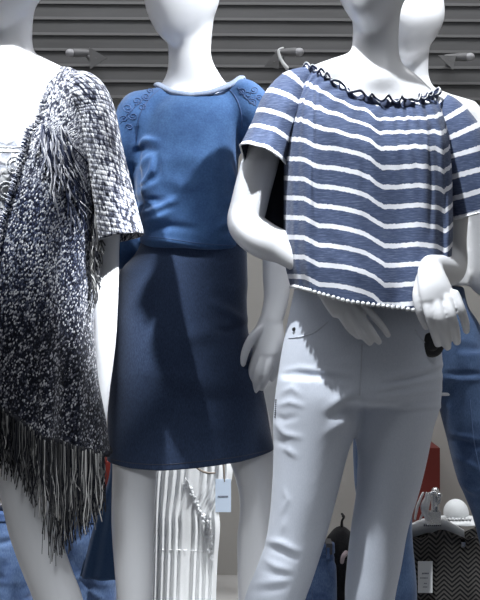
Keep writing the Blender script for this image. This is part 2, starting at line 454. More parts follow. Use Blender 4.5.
# arm bent towards the glass, hand hanging from the wrist
b.sweep([(450,130,2.23,17),(454,165,2.245,18),(452,205,2.25,17.5),(449,240,2.245,17.5),(449,262,2.22,18.5),(447,270,2.16,17),(439,269,2.09,14.5),(431,267,2.035,12.5)], n=28, m=80)
hand(b, [(431,266,2.035,12,.75),(432,275,2.0,15,.6),(435,288,1.985,18,.5),(438,299,1.98,19,.42)], [
    [(425,297,1.978,5.3),(430,317,1.968,5.2),(435,333,1.985,4.9),(438,344,2.01,4.1)],
    [(435.5,299,1.974,5.4),(440.5,319,1.962,5.3),(445,335,1.982,5.0),(447.5,347,2.01,4.2)],
    [(446,298,1.975,5.3),(451.5,316,1.964,5.2),(455.5,331,1.984,4.9),(457,342,2.01,4.1)],
    [(455,294,1.98,5.0),(461,310,1.972,4.9),(465,322,1.987,4.5),(466.5,331,2.005,3.7)],
    [(421,277,2.005,5.2),(417,295,1.99,4.9),(420,312,1.985,4.5),(426,327,1.995,3.7)]])
body3 = body(m3, b, 3, .0025, 1.28, 110)

# white jeans
b = MB()
b.rings([(272,298,430,.10,.11),(300,292,435,.105,.12),(335,285,440,.115,.13),(370,279,442,.118,.135),(400,276,441,.112,.13),(407,300,425,.06,.09)], 2.205, n=64)
JL = [(378,278,352,.10,.125),(400,275,362,.108,.12),(425,273,360,.105,.115),(450,273.5,350,.10,.105),(500,271.5,337,.09,.09),(545,266,325,.078,.078),(580,254,314,.074,.074),(600,246,307,.072,.075),(660,234,284,.055,.065),(740,233,270,.042,.045)]
JR = [(378,350,441,.10,.125),(405,352,440,.108,.12),(430,353,433,.105,.115),(460,358,427,.098,.10),(490,357,420,.09,.09),(535,351,407,.08,.08),(570,347,401,.074,.074),(600,345,395,.072,.075),(660,345,388,.058,.066),(740,350,386,.042,.045)]
b.rings(JL, 2.195, n=48, m=90); b.rings(JR, 2.225, n=48, m=90)
jeans3 = link('jeans', b, M['jeans_white'], m3, remesh=.0045, relax=5)
creases(jeans3, [
    ([(284,371),(300,368),(325,371),(352,374)], 2.6, 1.7), ([(284,376),(320,376),(350,381)], 3, -1.1),
    ([(283,392),(292,388),(300,394)], 3, 1.3), ([(279,405),(290,402),(303,406)], 2.6, 1.4), ([(276,416),(284,420),(296,417)], 3, -1.2),
    ([(276,424),(285,434),(300,437)], 3, 1.6), ([(283,446),(296,456)], 3, 1.5), ([(277,440),(286,447)], 3, -1.2),
    ([(328,408),(342,398),(358,391)], 5, 2.2), ([(328,432),(340,424),(352,419)], 5, 2.0), ([(330,418),(345,410),(356,405)], 4, -2.0),
    ([(362,404),(385,403),(412,407),(441,407)], 2.3, 1.9), ([(362,409),(400,411),(438,411)], 2.5, -1.2),
    ([(372,391),(400,384),(440,377)], 3, 2.0), ([(385,378),(415,372),(443,364)], 3, 2.0), ([(380,385),(410,379),(441,371)], 3, -2.0), ([(368,399),(400,394),(440,389)], 2.6, 1.4),
    ([(269,541),(282,543),(297,551)], 3.2, 2.6), ([(268,548),(282,552),(295,559)], 3.2, -1.8), ([(265,560),(276,566),(290,570)], 3.2, 2.3),
    ([(262,570),(276,575),(288,577)], 3, -1.6), ([(255,584),(270,582),(287,579)], 3.5, 2.2), ([(252,592),(270,591),(285,588)], 3, -1.5),
    ([(284,490),(288,500),(282,512)], 2.5, 1.0), ([(285,520),(283,532)], 3, .9),
    ([(305,330),(325,326),(345,322)], 4, .8), ([(318,350),(345,345),(372,350)], 6, 1.3), ([(330,365),(362,360),(400,356)], 5, 1.0), ([(365,420),(360,405),(360,380)], 4, -1.6),
])
bv = bvh_of(jeans3)
def seams(name, bv, lines, r, lift, mt, root, part):
    for ln in lines:
        q_ = MB(); seam(q_, bv, ln, r, lift)
        if q_.v: o_ = link(name, q_, mt, root); o_.parent = part
seams('pocket_seam', bv, [[(289,338),(300,337),(315,332),(328,322)], [(440,352),(428,346),(415,330)]], .0012, .0002, M['seam_white'], m3, jeans3)
seams('fly_seam', bv, [[(362,345),(361,370),(360,395)]], .0013, .0002, M['seam_white'], m3, jeans3)
p, nn = on(bv, 294.5, 329.5, .0008); r_ = MB(); r_.blob(p, (.0042,.003,.0045), 14, 8)
link('rivet', r_, M['black_plastic'], m3).parent = jeans3
z_ = MB()
for q in range(9):
    p, nn = on(bv, 276.2-.12*q, 400+q*2.1, .0)
    if p is not None: z_.blob(p, (.0022,.004,.0018), 8, 6)
if z_.v: link('side_zip', z_, M['seam_dark'], m3).parent = jeans3
p, nn = on(bv, 429.5, 345, .006); t_ = MB()
t_.blob(p, (.0235,.007,.0245), 30, 14); t_.blob(p+np.array([0,-.005,0]), (.012,.005,.0125), 20, 10)
o = link('security_tag', t_, M['black_plastic'], m3); o.parent = jeans3; o['label'] = 'round black security tag'

# striped blouse -------------------------------------------------
def drop(x, y):
    """how far a stripe sags below its height at the side seam, by place on the body"""
    base = np.interp(x, [270,288,300,313,325,338,355,363,370,385,405,425,434,447,475], [-9,-8,-7.5,0,1,3,8,12,20.5,20.5,18.5,21,25,17,3])
    e1 = np.interp(x, [313,322,342,384,410,422,436], [0,6,16,13,14,11,0])
    e2 = np.interp(x, [313,324,342,355,366,384,401,420,436], [0,3,7,9,6,4,6,4,0])
    e3 = np.interp(x, [313,342,360,384,436], [0,4,2,0,0])
    e = np.zeros_like(x)
    for _ in range(5):
        yb = np.asarray(y)-base-e
        e = np.where(yb < 107, e1+(e2-e1)*np.clip((yb-83)/24, 0, 1), np.where(yb < 126, e2+(e3-e2)*np.clip((yb-107)/19, 0, 1), e3*np.clip((146-yb)/20, 0, 1)))*.5+e*.5
    return base+e
NECK_X = [284,296,310,318,330,350,375,400,420,432,444,452]; NECK_Y = [76,69,64,71,83,98,105.5,105.5,98,90,95,101]
HEM_X = [280,292,315,340,365,390,412,440]; HEM_Y = [285,285,293,300.5,304,307,311,316]
def loft_blouse():
    nU, nV = 220, 130
    v = np.linspace(0, 1, nV)
    vs = [0,.06,.14,.25,.40,.55,.75,.9,1]
    xl = pchip(vs, [309,298,288,285,284,284,284,286,291], v); xr = pchip(vs, [433,441,446,448,449,449,446,440,431], v)
    rf = pchip(vs, [.10,.118,.135,.15,.152,.155,.165,.178,.182], v); rb = pchip(vs, [.07,.085,.10,.11,.115,.115,.12,.125,.13], v)
    th = np.linspace(0, 2*math.pi, nU, endpoint=False)
    G = np.zeros((nV, nU, 3)); UV = np.zeros((nV, nU, 2))
    d = 2.215
    for i in range(nV):
        c = np.cos(th); sn = np.sin(th)
        ex = 2.3+1.3*v[i]
        cc = np.sign(c)*np.abs(c)**(2/ex); ss = np.sign(sn)*np.abs(sn)**(2/ex)
        px = (xl[i]+xr[i])/2+(xr[i]-xl[i])/2*cc
        front = ss < 0
        neck = np.interp(px, NECK_X, NECK_Y); nb = np.interp(px, [310,433],[64,88]); 
        topy = neck*np.clip(-ss*3,0,1)+nb*(1-np.clip(-ss*3,0,1))
        py = topy*(1-v[i])+np.interp(px, HEM_X, HEM_Y)*v[i]
        dep = d+np.where(front, rf[i], rb[i])*ss
        # gathers falling from the elastic neck, then long soft folds
        g = np.exp(-v[i]/.16)*min(1, v[i]/.05); ph = np.cumsum(np.ones(nU))/nU*2*math.pi
        fold = g*.0045*np.sin(ph*34+2*np.sin(ph*5)) + .006*min(1, v[i]*2)*np.sin(ph*11+1.1)*np.clip(-ss,0,1) + .004*v[i]*np.sin(ph*19+.6)
        x = X(px, d); y = dep-fold*np.where(front,1,-1)
        # height is set at the ring's front surface
        z = Z(py, d-rf[i]*.75)
        G[i] = np.stack([x, y, z], 1)
        ppx = 240+x*F/y; ppy = 300-(z-CZ)*F/y
        UV[i,:,0] = ph; UV[i,:,1] = (ppy-drop(px, ppy)-np.exp(-v[i]/.2)*1.6*np.sin(ph*34+2*np.sin(ph*5))-126-1.5)/19.6+.5
    return MB().grid(G, UV, True)
bl = loft_blouse()
blouse = link('blouse', bl, [M['stripe'], M['inside_shade']], m3, solid=.0025)
blouse.modifiers['thickness'].use_rim = True; blouse.modifiers['thickness'].material_offset = 1; blouse.modifiers['thickness'].material_offset_rim = 0
creases(blouse, [([(313,78),(313,120),(313.5,170),(315,212)], 2.0, -3.2), ([(318,85),(318,130),(319,200)], 3, 1.4),
    ([(306,90),(304,140),(303,190)], 4, 1.4), ([(288,170),(290,230),(294,280)], 3, -1.2),
    ([(363,135),(365,180),(367,235)], 2.4, -2.6), ([(370,140),(372,190),(375,240)], 3.5, 2.0),
    ([(430,130),(432,180),(431,235)], 2.2, -2.6), ([(424,150),(424,230)], 4, 1.3), ([(447,150),(447,230)], 2.5, -2.5), ([(440,130),(440,220)], 3, 1.2),
    ([(325,215),(345,240),(375,262),(410,270)], 9, 1.8), ([(320,245),(350,268),(385,283)], 8, 1.6), ([(330,128),(345,150),(352,180)], 5, 1.2), ([(392,130),(396,170),(400,200)], 5, 1.2)])
def sleeve(name, path, flat, vof, notch=None):
    """open tube from the neck to the cuff; stripes ring it"""
    m_ = MB(); m_.sweep(path, n=72, m=60, flat=flat, caps=False)
    V = np.array(m_.v); n = 72
    rows = len(V)//n; Lr = np.array(m_.uv)[::n, 1]; tot = Lr[-1]
    th = np.linspace(0, 2*math.pi, n, endpoint=False)
    G = V.reshape(rows, n, 3)
    C = G.mean(1, keepdims=True)
    wv = (np.linspace(0, 1, rows)[:, None])
    r = 1+.035*wv*np.sin(th*5+.7)[None, :]+.02*wv*np.sin(th*9)[None, :]
    G = C+(G-C)*r[..., None]
    if notch is not None: G = notch(G, wv, th)
    UV = np.zeros((rows, n, 2)); UV[..., 0] = th[None, :]; UV[..., 1] = (vof-(tot-Lr)[:, None]*F/2.2/19.8)
    o = link(name, MB().grid(G, UV, True), [M['stripe'], M['inside_shade']], m3, solid=.0022)
    o.modifiers['thickness'].material_offset = 1; o.modifiers['thickness'].material_offset_rim = 0
    return o
def notchL(G, wv, th):  # drops the back of the cuff so its dark inside fills the shaded gap
    G = G.copy()
    c = G.mean(1, keepdims=True); back = np.clip((G[..., 1]-c[..., 1])/.06, 0, 1)
    G[..., 2] -= .135*wv**4*back; G[..., 0] += .035*wv**4*back
    return G
slL = sleeve('sleeve', [(312,74,2.20,9,1.3),(295,88,2.20,19,1.5),(284,107,2.20,23.5,1.7),(274,132,2.20,24,1.7),(263,157,2.195,25,1.6)], 1.6, .52, notchL)
slR = sleeve('sleeve', [(430,97,2.21,9,1.3),(442,112,2.215,19,1.4),(457,143,2.22,27,1.4),(467,180,2.225,30,1.35),(476,211,2.23,32,1.3)], 1.4, .52)
for o in (slL, slR): o.parent = blouse
# pale bound edge of the rolled left cuff
def edge_of(o, row, r, mt, name, parent, n=72):
    me = o.data; b0 = base_of(o); k_ = len(me.vertices)//n
    rr = row if row >= 0 else k_+row
    pts = [tuple(np.array(me.vertices[rr*n+i].co)+b0)+(r,) for i in range(n)]
    pts.append(pts[0])
    mb = MB(); mb.sweep(pts, n=6, m=n*2, px=False, caps=False)
    return link(name, mb, mt, m3)
e = edge_of(slL, -1, .0022, M['thread_white'], 'cuff_edge', slL); e.parent = slL
e = edge_of(slR, -1, .0022, M['thread_white'], 'cuff_edge', slR); e.parent = slR
# ruffle round the neck
nU = 220; me = blouse.data; b0 = base_of(blouse)
ring = np.array([np.array(me.vertices[i].co)+b0 for i in range(nU)])
nn_ = 660; idx = np.linspace(0, nU, nn_, endpoint=False)
ringf = np.stack([np.interp(idx, np.arange(nU+1), np.append(ring[:, k_], ring[0, k_])) for k_ in range(3)], 1)
cen = ringf.mean(0); out = ringf-cen; out[:, 2] = 0; out /= np.linalg.norm(out, axis=1)[:, None]
t = idx/nU*2*math.pi; wv = np.sin(t*33+1.6*np.sin(t*9)); w2 = np.cos(t*33+1.6*np.sin(t*9)+.6*np.sin(t*21))
rows = []; 
for h, a in ((-.010,.002),(-.003,.004),(.004,.0065),(.012,.0085)):
    rows.append(ringf+out*(a*wv*.9+.006)[:, None]*1.0+np.array([0,0,1])*(h+ .0038*w2*(h > 0))[:, None])
G = np.array(rows[:3])
rf_ = link('neck_ruffle', MB().grid(G, None, True), M['ruffle'], m3, solid=.0016); rf_.parent = blouse
ph_ = t*30+1.9*np.sin(t*8)+.8*np.sin(t*19)
amp = .0050+.0018*np.sin(t*13+1)
fr_ = ringf+out*(.0085+.0045*np.cos(ph_))[:, None]+np.array([0,0,1])*(.006+amp*np.sin(ph_)+.0012*np.sin(2*ph_))[:, None]
mb = MB(); pts = [(*p, .0023) for p in fr_]; pts.append(pts[0]); mb.sweep(pts, n=6, m=len(pts), px=False, caps=False)
o = link('frill', mb, M['ruffle'], m3); o.parent = blouse
mb = MB(); pts = [(*(p+np.array([0,-.002,.0026])), .0009) for p in fr_]; pts.append(pts[0]); mb.sweep(pts, n=5, m=len(pts), px=False, caps=False)
o = link('ruffle_edge', mb, M['thread_white'], m3); o.parent = blouse
# pom pom trim along the hem
hemr = np.array([np.array(me.vertices[len(me.vertices)-nU+i].co)+b0 for i in range(nU)])
hemc = np.vstack([hemr, hemr[:1]]); sl = np.concatenate([[0], np.cumsum(np.linalg.norm(np.diff(hemc, axis=0), axis=1))])
npom = int(sl[-1]/.0098); first = None
for q in range(npom):
    sx = sl[-1]*q/npom; p = np.array([np.interp(sx, sl, hemc[:, k_]) for k_ in range(3)])
    ppx = 240+p[0]*F/p[1]
    if p[1] > 2.21 or ppx > 428: continue
    if first is None:
        mb = MB(); mb.blob((0,0,0), (.0041,.0041,.0041), 10, 8); first = mb
        me_p = None
    if me_p is None:
        o = link('pom_pom', first, M['thread_white']); me_p = o.data
    else:
        o = bpy.data.objects.new('pom_pom', me_p); COL.objects.link(o)
    o.parent = blouse; o.location = tuple(p-b0+np.array([0,-.001,-.002]))

# ================================================================== mannequin in the blue sweatshirt and skirt
D2 = 2.5
m2 = thing('mannequin', 'white mannequin in blue raglan sweatshirt and navy pencil skirt', 'mannequin', (X(192,D2), D2, 0))
b = MB()
head(b, 182, -3, D2-.005, -.62, -.02, 0, .116, .078, .10)
b.sweep([(193,0,D2+.03,23),(190,35,D2+.02,22.5),(190,60,D2+.015,22),(192,76,D2+.02,28,.85),(193,92,D2+.025,40,.6)], n=32)
b.sweep([(190,78,D2+.01,12,1.4),(212,98,D2+.025,12,.9),(232,104,D2+.02,12,1.0),(248,112,D2+.01,14,1.3)], n=24)
b.sweep([(190,78,D2+.01,12,1.4),(166,101,D2+.015,12,1.1),(140,116,D2+.01,14,1.3)], n=24)
b.rings([(88,168,214,.05,.06),(108,148,236,.06,.075),(150,146,236,.085,.085),(200,146,234,.085,.08),(245,148,236,.08,.085),(300,122,240,.09,.11),(360,116,250,.09,.12),(400,120,255,.08,.10)], D2, n=48)
b.rings([(380,114,172,.085,.09),(430,112,163,.078,.08),(471,112.5,158,.07,.07),(520,111.5,154.5,.06,.062),(565,114,154,.055,.058),(600,117,153,.05,.058),(650,120,150,.042,.05),(715,126,144,.026,.028)], D2, n=32)
b.rings([(380,190,258,.085,.09),(430,212,272,.078,.08),(465,230,276,.07,.07),(509,240,282,.06,.062),(545,237,279,.055,.058),(600,238,274,.05,.058),(650,240,271,.042,.05),(715,246,264,.026,.028)], D2+.01, n=32)
foot(b, 135, 738, D2, 13); foot(b, 255, 737, D2+.01, 13)
b.sweep([(250,108,D2+.01,17),(266,150,D2+.02,17),(274,200,D2+.02,16),(277,250,D2+.0,15),(277,275,D2-.01,14.5),(276,300,D2-.03,12.5),(271,322,D2-.05,11.5,.85)], n=24, m=60)
b.sweep([(137,112,D2+.01,16),(127,160,D2+.03,16),(123,210,D2+.04,15),(124,245,D2+.05,14),(132,285,D2+.09,12),(142,320,D2+.12,10),(148,350,D2+.14,12,.6)], n=24, m=60)
hand(b, [(271,320,D2-.05,12,.7),(269,335,D2-.055,15.5,.55),(268,354,D2-.06,15.5,.5)], [
    [(258,350,D2-.062,4.6),(253,366,D2-.066,4.3),(249,380,D2-.06,4.0),(247,390,D2-.052,3.4)],
    [(264,353,D2-.064,4.8),(260,370,D2-.07,4.5),(257,382,D2-.064,4.1),(254.5,391,D2-.055,3.5)],
    [(271,353,D2-.064,4.7),(268,369,D2-.07,4.4),(265,380,D2-.064,4.0),(262,388,D2-.055,3.4)],
    [(278,349,D2-.06,4.3),(277,362,D2-.064,4.0),(275,371,D2-.06,3.7),(272,379,D2-.053,3.2)],
    [(262,328,D2-.06,5.4),(253,337,D2-.07,5.0),(246,350,D2-.078,4.4),(242.5,364,D2-.078,3.5)]])
body2 = body(m2, b, 3, .0026, 1.3, 90)

# skirt
HS = lambda x: np.interp(x, [100,108,135,165,200,240,273,280],[466,467,470.5,471.5,468.5,463.5,456,454])
def loft_skirt():
    nU, nV = 180, 150; v = np.linspace(0, 1, nV)
    ys = [236,250,272,300,330,370,420,466]
    q = 236+(466-236)*v
    xl = pchip(ys, [143,137,120,114,111,109,108,107.5], q); xr = pchip(ys, [246,247,247.5,247,248,258,267,274], q)
    rf = pchip(ys, [.09,.095,.105,.115,.12,.12,.115,.115], q); rb = pchip(ys, [.09,.10,.115,.13,.135,.125,.115,.11], q)
    th = np.linspace(0, 2*math.pi, nU, endpoint=False); c, sn = np.cos(th), np.sin(th)
    ex = 2.3; cc = np.sign(c)*np.abs(c)**(2/ex); ss = np.sign(sn)*np.abs(sn)**(2/ex)
    G = []
    for i in range(nV):
        px = (xl[i]+xr[i])/2+(xr[i]-xl[i])/2*cc
        py = q[i]+(HS(px)-468.)*np.clip((v[i]-.4)/.6, 0, 1)
        y = D2+np.where(ss < 0, rf[i], rb[i])*ss
        G.append(np.stack([X(px, D2), y, Z(py, D2-rf[i]*.8)], 1))
    return MB().grid(np.array(G), None, True)
skirt = link('skirt', loft_skirt(), M['skirt'], m2, solid=.003)
creases(skirt, [([(212,304),(228,312),(246,322)], 5, 2.6), ([(214,330),(230,331),(248,324)], 4, -2.2), ([(158,342),(195,336),(235,328)], 9, 2.4),
    ([(150,372),(185,378),(228,388)], 10, 2.0), ([(175,398),(215,402),(255,396)], 8, -1.6), ([(215,285),(232,290),(247,285)], 7, 1.5), ([(180,425),(215,430),(250,425)], 9, .9),
    ([(150,250),(190,256),(240,260)], 4, -1.0)])
bv = bvh_of(skirt); s_ = MB(); seam(s_, bv, [(109.5,459),(135,463.5),(165,464.5),(200,461.5),(240,456.5),(271,450)], .0009, 0)
o = link('hem_stitch', s_, M['seam_dark'], m2); o.parent = skirt

# sweatshirt
b = MB()
b.rings([(94,160,236,.065,.065),(102,150,243,.085,.085),(115,141,245,.10,.095),(140,137,240,.112,.10),(170,135,238,.118,.10),(205,137,238,.112,.10),(228,139,240,.115,.105),(241,141,243,.112,.105),(249,143,243,.10,.10)], D2, n=80, m=80, ex=2.3)
b.sweep([(166,98,D2+.0,12,2.0),(150,106,D2+.0,16,1.9),(135,119,D2+.0,19,1.7)], n=28, m=24)
b.sweep([(230,97,D2+.0,12,2.0),(243,94.5,D2+.0,16,1.9),(256,109,D2+.0,19,1.7)], n=28, m=24)
b.sweep([(140,114,D2-.01,24,1.35),(130,145,D2+.0,21.5,1.3),(125,185,D2+.035,20),(124,225,D2+.045,19),(125,252,D2+.05,18.5)], n=28, m=40)
b.sweep([(248,112,D2-.01,24,1.35),(263,145,D2+.0,21,1.3),(273,185,D2+.02,19.5),(277,225,D2+.01,18.5),(277,248,D2,18)], n=28, m=40)
sweat = link('sweatshirt', b, M['sweat'], m2, remesh=.0042, relax=6, zone=(lambda c: c.z > 1.30, 40))
creases(sweat, [(a_, w_, 1.7*h_) for a_, w_, h_ in [([(137,146),(146,140),(156,141)], 3, 2.2), ([(137,151),(146,149),(156,150)], 3, -1.8), ([(139,168),(146,160),(150,155)], 3, 1.8),
    ([(153,158),(152,170),(146,181),(139,184)], 2.6, 2.4), ([(158,158),(158,172),(150,186)], 3, -1.6), ([(138,194),(148,187),(156,182)], 4, 1.8), ([(140,203),(152,200),(165,202)], 4, -2.2),
    ([(139,214),(152,212),(168,203),(176,201)], 4, 3.0), ([(142,224),(155,219),(172,212)], 4, 2.4), ([(146,231),(170,226),(195,229)], 4.5, -2.6),
    ([(143,239),(170,241),(200,246),(238,249)], 3, 1.6), ([(225,205),(235,200),(241,190)], 4, 1.6), ([(230,165),(233,180),(236,192)], 2.4, 2.0), ([(215,230),(230,222),(240,212)], 5, 1.6),
    ([(137,130),(137,150),(139,200),(142,235)], 3, -2.0), ([(165,160),(190,156),(215,162)], 8, 1.0), ([(170,180),(182,186),(200,184)], 7, 1.2)]])
bv = bvh_of(sweat)
seams('raglan_seam', bv, [[(161,88),(150,98),(141,112),(137,128),(136,142)], [(228,88),(236,98),(241,112),(242,128)]], .0012, 0, M['embroid'], m2, sweat)
# neck band: a rib tube hugging the base of the neck
def bandring(pts, r, n=8):
    mb = MB(); mb.sweep(pts+[pts[0]], n=10, m=90, px=False, caps=False, flat=.55, axis=(0,0,1)); return mb
nb = []
for a in np.linspace(0, 2*math.pi, 28, endpoint=False):
    px = 200+42.5*math.cos(a); ss = math.sin(a)
    py = np.interp(px, [154,160,172,192,212,230,244],[82,86,92,95,92,85,76]) if ss < 0 else np.interp(px, [154,198,244],[84,90,82])
    dd = D2+.005+(.075 if ss < 0 else .065)*ss
    nb.append((*P(px, py, dd), .0095))
o = link('neck_band', bandring(nb, .008), M['sweat_band'], m2); o.parent = sweat
def swirl(cx, cy, r0, turns, a0, dirn=1):
    return [(cx+(r0*(1-.75*t))*math.cos(a0+dirn*t*turns*2*math.pi), cy+.8*(r0*(1-.75*t))*math.sin(a0+dirn*t*turns*2*math.pi)) for t in np.linspace(0, 1, 14)]
for spots_, stem, side in (([(128,108,5.5,.3,1),(137,101,5,2,-1),(146,97,4.5,1,1),(133,116,5,4,-1),(124,119,4.5,2.5,1),(142,107,4,5,1),(150,91,3.5,.5,-1),(129,127,4,3,1)], [(120,124),(128,114),(138,104),(150,94)], 'shoulder beside the cardigan'),
                     ([(248,95,5.5,.4,1),(254,90,4.5,2.4,-1),(242,92,4.5,4,1),(252,102,4.5,1.2,-1),(259,98,4,3,1)], [(238,88),(247,99),(256,106)], 'shoulder beside the striped blouse')):
    e_ = MB()
    for cx, cy, r0, a0, dn in spots_: seam(e_, bv, swirl(cx, cy, r0, 1.4, a0, dn), .0011, .0004, 22)
    seam(e_, bv, stem, .001, .0003)
    o = link('embroidery', e_, M['embroid'], m2); o.parent = sweat; o['label'] = 'dark blue scroll embroidery on the '+side
s_ = MB(); seam(s_, bv, [(143,236),(170,239),(200,243.5),(238,246)], .001, 0)
o = link('hem_seam', s_, M['embroid'], m2); o.parent = sweat

# ================================================================== mannequin in the knitted cardigan
D1 = 2.25
m1 = thing('mannequin', 'white mannequin in fringed black and white knitted cardigan over lace dress', 'mannequin', (X(5,D1), D1, 0))
b = MB()
head(b, 2, -22, D1-.02, -.75, -.05, 0, .12, .08, .102)
b.sweep([(12,-20,D1+.02,27),(8,20,D1+.01,25),(7,48,D1+.01,26.5),(6,75,D1+.01,40)], n=32)
b.sweep([(8,58,D1+.01,15,1.4),(45,78,D1+.01,18,1.4),(82,98,D1+.01,19,1.4)], n=24)
b.sweep([(8,58,D1+.01,15,1.4),(-30,78,D1+.01,18,1.4),(-70,98,D1+.01,19,1.4)], n=24)
b.rings([(66,-30,44,.05,.06),(88,-62,74,.075,.085),(120,-66,76,.10,.10),(165,-60,70,.118,.10),(225,-52,62,.085,.09),(280,-60,68,.09,.10),(340,-72,80,.10,.12),(400,-76,84,.10,.12),(445,-60,66,.08,.10)], D1, n=48)
b.rings([(400,-8,76,.095,.11),(440,-14,66,.09,.10),(470,-6,54,.082,.085),(502,2,48,.075,.08),(534,9,58,.068,.07),(574,22.5,71,.062,.065),(600,33,81,.06,.062),(650,50,92,.056,.062),(720,64,96,.042,.052),(770,72,94,.028,.03)], D1-.01, n=32)
b.rings([(400,-78,-2,.095,.11),(450,-80,-18,.09,.10),(520,-82,-32,.07,.07),(600,-84,-42,.06,.062),(650,-84,-44,.056,.062),(770,-72,-50,.028,.03)], D1+.02, n=32)
foot(b, 83, 786, D1-.01, 14); foot(b, -61, 785, D1+.02, 14)
b.sweep([(82,98,D1+.01,20),(97,150,D1+.02,19),(104,210,D1+.03,17),(104,250,D1+.03,15.5),(104,290,D1+.02,14.5),(103,340,D1+.03,13),(100.5,390,D1+.05,9.5),(98,425,D1+.06,8.5,.85)], n=24, m=60)
hand(b, [(98,424,D1+.06,8.5,1.2),(95,445,D1+.06,9,1.7),(93,462,D1+.055,9,1.8)], [
    [(92,460,D1+.03,5),(90,480,D1+.025,4.6),(88,500,D1+.03,4)],[(92,462,D1+.047,5),(90,485,D1+.045,4.7),(88,505,D1+.047,4)],
    [(93,462,D1+.065,5),(91,483,D1+.062,4.6),(89,502,D1+.066,4)],[(94,460,D1+.082,4.6),(92,476,D1+.08,4.3),(91,492,D1+.082,3.8)],
    [(93,436,D1+.03,5.5),(89,452,D1+.01,5),(87,468,D1+.005,4.2)]])
b.sweep([(-70,98,D1+.01,20),(-88,150,D1+.02,19),(-95,240,D1+.03,15.5),(-92,340,D1+.01,13),(-88,420,D1,10),(-86,470,D1,11,.5)], n=20, m=50)
body1 = body(m1, b)
# lace dress
b = MB()
def loft_dress():
    nU, nV = 120, 100; v = np.linspace(0, 1, nV); th = np.linspace(0, 2*math.pi, nU, endpoint=False)
    ys = [140,165,225,280,340,400,440]; q = 140+300*v
    xl = pchip(ys, [-66,-65,-58,-64,-77,-82,-84], q); xr = pchip(ys, [75,74,67,72,85,90,92], q); rf = pchip(ys, [.115,.127,.10,.105,.115,.12,.12], q); rb = pchip(ys, [.105,.108,.1,.11,.13,.135,.13], q)
    G = []; UV = []
    for i in range(nV):
        c, sn = np.cos(th), np.sin(th); px = (xl[i]+xr[i])/2+(xr[i]-xl[i])/2*c
        sc = 2.2*np.abs(np.sin(th*22))*((1-v[i])**12)
        py = q[i]+sc
        y = D1+np.where(sn < 0, rf[i], rb[i])*sn
        G.append(np.stack([X(px, D1), y, Z(py, D1-rf[i]*.8)], 1)); UV.append(np.stack([th*.15, np.full(nU, q[i]*D1/F)], 1))
    return MB().grid(np.array(G), np.array(UV), True)
dress = link('lace_dress', loft_dress(), M['lace'], m1, solid=.002)
bv = bvh_of(dress)
for cx, cy in ((6,190),(2,225),(14,165),(-2,262),(16,208)):
    s_ = MB()
    for r0 in (7.5, 4.0):
        seam(s_, bv, [(cx+r0*math.cos(a), cy+r0*1.1*math.sin(a)) for a in np.linspace(0, 2*math.pi, 14)], .0014, .0005, 26)
    if s_.v: o = link('lace_rosette', s_, M['thread_white'], m1); o.parent = dress
for yy in (147,151.5):
    s_ = MB(); seam(s_, bv, [(-10,yy),(8,yy+.5),(26,yy),(36,yy-.5)], .0013, .0004)
    if s_.v: o = link('lace_edging', s_, M['thread_white'], m1); o.parent = dress
# cardigan: open front, wraps round the body; hem falls towards the side
LAP_Y = [66,80,100,118,130,150,170,190,210,245,300,360,410]; LAP_X = [53,50,46.5,43,35,31,26,22,17,10,4,0,-2]
def hemC(x): return np.interp(x, [-110,-80,0,25,50,75,105,115], [430,440,404,416,434,448,461,466])
def loft_card():
    nU, nV = 240, 200; v = np.linspace(0, 1, nV)
    vs = [0,.04,.10,.2,.35,.5,.65,.8,.92,1]
    xr = pchip(vs, [76,88,93,97,97,95,94,98,106,110], v); xl = pchip(vs, [-64,-78,-86,-92,-94,-93,-92,-94,-100,-104], v)
    rf = pchip(vs, [.03,.075,.11,.14,.145,.14,.14,.145,.15,.155], v); rb = pchip(vs, [.03,.07,.10,.115,.115,.115,.12,.13,.135,.14], v)
    u = np.linspace(0, 1, nU); G = np.zeros((nV, nU, 3)); UV = np.zeros((nV, nU, 2))
    for i in range(nV):
        cx = (xl[i]+xr[i])/2; hx = (xr[i]-xl[i])/2
        ynom = 67*(1-v[i])+430*v[i]
        lap = np.interp(ynom, LAP_Y, LAP_X)
        ca = np.clip((lap-cx)/hx, -.98, .98); a0 = -math.acos(ca)     # front right edge of the opening
        a1 = -2*math.pi+math.acos(np.clip(-ca*1.0, -.98, .98)) if False else None
        # sweep anticlockwise: front edge -> right side (0) -> back (pi/2) -> left side (pi) -> other front edge
        end = math.pi+math.acos(np.clip((lap-cx)/hx*.2+.75, -.98, .98))
        th = a0+(end-a0)*u
        c, sn = np.cos(th), np.sin(th); ex = 2.2
        cc = np.sign(c)*np.abs(c)**(2/ex); ss = np.sign(sn)*np.abs(sn)**(2/ex)
        px = cx+hx*cc
        top = np.interp(px, [-80,-60,-40,0,40,53,62,70,80,90],[92,80,70,66,70,72,66.5,66,69,80])
        py = top*(1-v[i])+hemC(px)*v[i]
        y = D1+np.where(ss < 0, rf[i], rb[i])*ss
        w = v[i]
        fold = (.010*w*np.sin(px*.115+1.0+.9*w)+.006*w*np.sin(px*.23+2.2-1.5*w)+.004*np.sin(px*.09+v[i]*9))*np.where(ss < 0, 1, -.5)*min(1, w*4)
        G[i] = np.stack([X(px, D1), y-fold*np.clip(np.abs(ss)*2,0,1), Z(py, D1-rf[i]*.75)], 1)
        arc = np.concatenate([[0], np.cumsum(np.linalg.norm(np.diff(G[i], axis=0), axis=1))])
        UV[i,:,0] = arc; UV[i,:,1] = (py-66)*D1/F
    return MB().grid(G, UV, False), G
cm, CG = loft_card()
card = link('cardigan', cm, M['knit'], m1, solid=.006)
